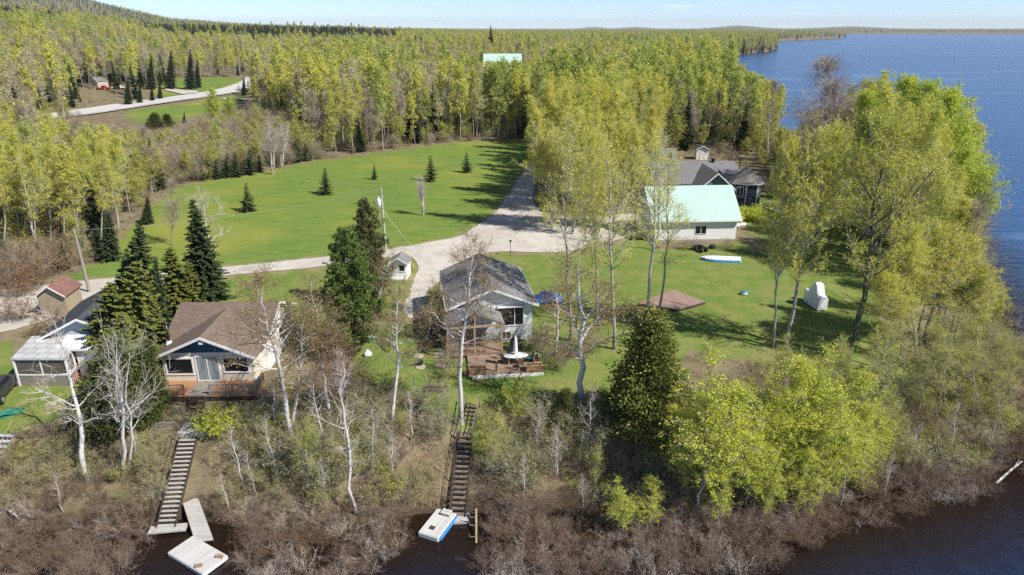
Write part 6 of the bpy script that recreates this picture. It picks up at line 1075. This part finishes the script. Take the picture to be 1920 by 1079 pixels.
# ------------------------------------------------------------------ brush on the banks, in the scrub and under the woods
WAT = [XY([(262, 1000), (285, 985), (345, 995), (360, 985), (440, 990), (470, 1079), (470, 1200), (230, 1200), (240, 1060)], ZW), XY([(790, 965), (905, 965), (915, 1010), (880, 1079), (870, 1300), (640, 1300), (720, 1079)], ZW)]
CLR = [XY([(330, 740), (400, 740), (392, 820), (375, 830), (335, 990), (352, 1000), (270, 1000), (290, 960)], -2.2), XY([(330, 800), (408, 800), (395, 900), (372, 960), (300, 960)], -2.0), XY([(335, 935), (378, 922), (412, 1015), (360, 1020)], -4), XY([(862, 740), (905, 740), (895, 830), (880, 980), (840, 985), (850, 900)], -2.2), XY([(780, 945), (850, 945), (850, 1015), (780, 1015)], -4.2)]
CLR += [XY([(850, 740), (915, 740), (905, 840), (890, 985), (830, 985), (840, 850)], -2.2)]
STRAW = [XY([(360, 850), (450, 850), (470, 960), (380, 960)], -3), XY([(770, 860), (850, 850), (850, 960), (760, 960)], -3), XY([(1000, 860), (1060, 860), (1060, 920), (1000, 920)], -2.5), XY([(200, 740), (330, 745), (325, 795), (200, 800)], -.6)]
x, y = grid_pts(-75, 70, 24, 118, .92, g5); k = inview(x, y, 480); x, y = x[k], y[k]; d = inland(x, y); zc = y * cP + 30.5 * sP; px = 960 + FOC * x / zc
lim = np.interp(px, [1250, 1330, 1600, 1900], [5.2, 4.0, 3.0, 1.6]); bank = (d > -lim) & (d < 10.5 + 1.2 * np.sin(x * .7)) & (~pip(x, y, YARD) | (d < 6.8)) & ~pip(x, y, YARD3)
for w in WAT + CLR: bank &= ~pip(x, y, w)
for bx, by, r in ((-23.3, 50, 6.6), (-23, 44.5, 4.4), (-1.75, 57, 6), (-.6, 50, 4.2), (-34.6, 54, 7), (-36, 45.5, 5), (-38, 42, 4)): bank &= np.hypot(x - bx, y - by) > r
bank &= (x < 20) | (y < 70) | (d < 7); bank &= g5.uniform(size=len(x)) < np.where(d < .5, np.clip(.85 + .3 * vnoise(x, y, 1.7, 2), .35, 1), np.where(d < 6, .9, .75)) * np.where(y > 62, .5, 1); x, y, d = x[bank], y[bank], d[bank]
st = np.zeros(len(x), bool)
for w in STRAW: st |= pip(x, y, w)
KB = ['brush purple0', 'brush purple1', 'brush purple2', 'brush brown0', 'brush brown1', 'brush olive0', 'brush olive1', 'brush olive2', 'brush yellow0', 'brush yellow1', 'brush willow0', 'tuft0', 'tuft1', 'brush tall0', 'brush tall1', 'brush rust0', 'brush pale0', 'brush pale1']
u = g5.uniform(size=len(x)); v = vnoise(x, y, 2.6, .7); idx = np.where(u < .5, g5.integers(0, 3, len(x)), np.where(u < .8, g5.integers(3, 5, len(x)), g5.integers(16, 18, len(x))))
mid = d > 1.0 + .5 * v; r = g5.uniform(size=len(x)); idx = np.where(mid, np.select([r < .10, r < .24, r < .60, r < .78, r < .86], [g5.integers(0, 3, len(x)), g5.integers(3, 5, len(x)), g5.integers(5, 8, len(x)), g5.integers(8, 10, len(x)), np.full(len(x), 10)], g5.integers(11, 13, len(x))), idx)
idx = np.where(st & (r < .5), g5.integers(11, 13, len(x)), idx); z = np.maximum(hgt(x, y), ZW - .25)
sc_ = g5.uniform(.5, 1.1, len(x)) * np.where(d < .5, g5.uniform(.55, 1.05, len(x)), .9) * np.where(d > 7, .75, 1); cloud('bank_brush', np.stack([x, y, z], 1), KB, g5, idx=idx, scl=sc_, tilt=.12)
x, y = grid_pts(-190, 90, 70, 235, 1.9, g5); k = inview(x, y, 300) & free(x, y, 2); x, y = x[k], y[k]; scr = pip(x, y, SCRUB) | pip(x, y, BRUSHY); edge = segdist(x, y, LAWN) < 14; k = ((scr & (g5.uniform(size=len(x)) < np.where(pip(x, y, BRUSHY), .55, .9))) | (g5.uniform(size=len(x)) < np.where(edge, .35, .13))); x, y, scr = x[k], y[k], scr[k]; r = g5.uniform(size=len(x)) + .12 * vnoise(x, y, 9, 1)
idx = np.select([r < .40, r < .55, r < .78, r < .9], [g5.integers(13, 15, len(x)), np.full(len(x), 15), np.full(len(x), 10), g5.integers(5, 8, len(x))], g5.integers(8, 10, len(x))); sc_ = g5.uniform(.5, 1.2, len(x)) * np.where(scr, 1.15, .6); sc_ = np.where(idx < 13, sc_ * 1.25, sc_); sc_ = np.minimum(sc_, capH(x, y, hgt(x, y)) / 3.6); cloud('scrub', np.stack([x, y, hgt(x, y)], 1), KB, g5, idx=idx, scl=sc_, tilt=.1)
x, y = grid_pts(-40, 45, 38, 60, .7, g5); d = inland(x, y); k = (d > 3) & (d < 13) & inview(x, y) & (vnoise(x, y, 3.1, 3) > .2) & ~pip(x, y, ROAD)
for bx, by, r in ((-23.3, 50, 5.4), (-23, 44.5, 4), (-1.75, 57, 5.5), (-.6, 50, 3.9), (-34.6, 54, 6)): k &= np.hypot(x - bx, y - by) > r
for w in CLR: k &= ~pip(x, y, w)
x, y = x[k], y[k]; cloud('dry_grass', np.stack([x, y, hgt(x, y)], 1), ['tuft0', 'tuft1'], g5, smin=.35, smax=.8)
x, y = grid_pts(-40, 30, 30, 48, .3, g5); k = np.zeros(len(x), bool)
for w in STRAW: k |= pip(x, y, w)
k &= inland(x, y) > .3
for w in WAT + CLR[:2]: k &= ~pip(x, y, w)
k &= g5.uniform(size=len(x)) < .75; x, y = x[k], y[k]; cloud('straw', np.stack([x, y, hgt(x, y)], 1), ['tuft0', 'tuft1'], g5, smin=.5, smax=1.1, tilt=.35)
# driftwood and fallen stems on the shore
for k, (a, b, l) in enumerate((((1862, 925), (1905, 900), 'pale dead trunk leaning out of the brush over the water at the point'), ((1742, 873), (1790, 872), 'bleached log lying in the brush of the wooded point'), ((10, 960), (45, 988), 'pale broken stick in the brush at the left shore'), ((745, 1022), (765, 1037), 'pale fallen stick in the flooded brush left of the raft'))):
    p0, p1 = gp(*a), gp(*b); p0[2] = max(p0[2], ZW) + .35; p1[2] = max(p1[2], ZW) + (1.2 if k == 0 else .45); q = thing('dead_trunk', l, 'dead wood', p0); A_ = Acc(); v_ = p1 - p0; tube(A_, [[0, 0, 0], v_ * .5 + [0, 0, .12], v_], [.10, .08, .05], 6); link('stem', A_.mesh('stem', [b_birch]), (), q); A_ = Acc(); tube(A_, [v_ * .6 + [0, 0, .1], v_ * .75 + [.2, .1, .5]], [.04, .015], 4); link('branch', A_.mesh('branch', [b_birch]), (), q)
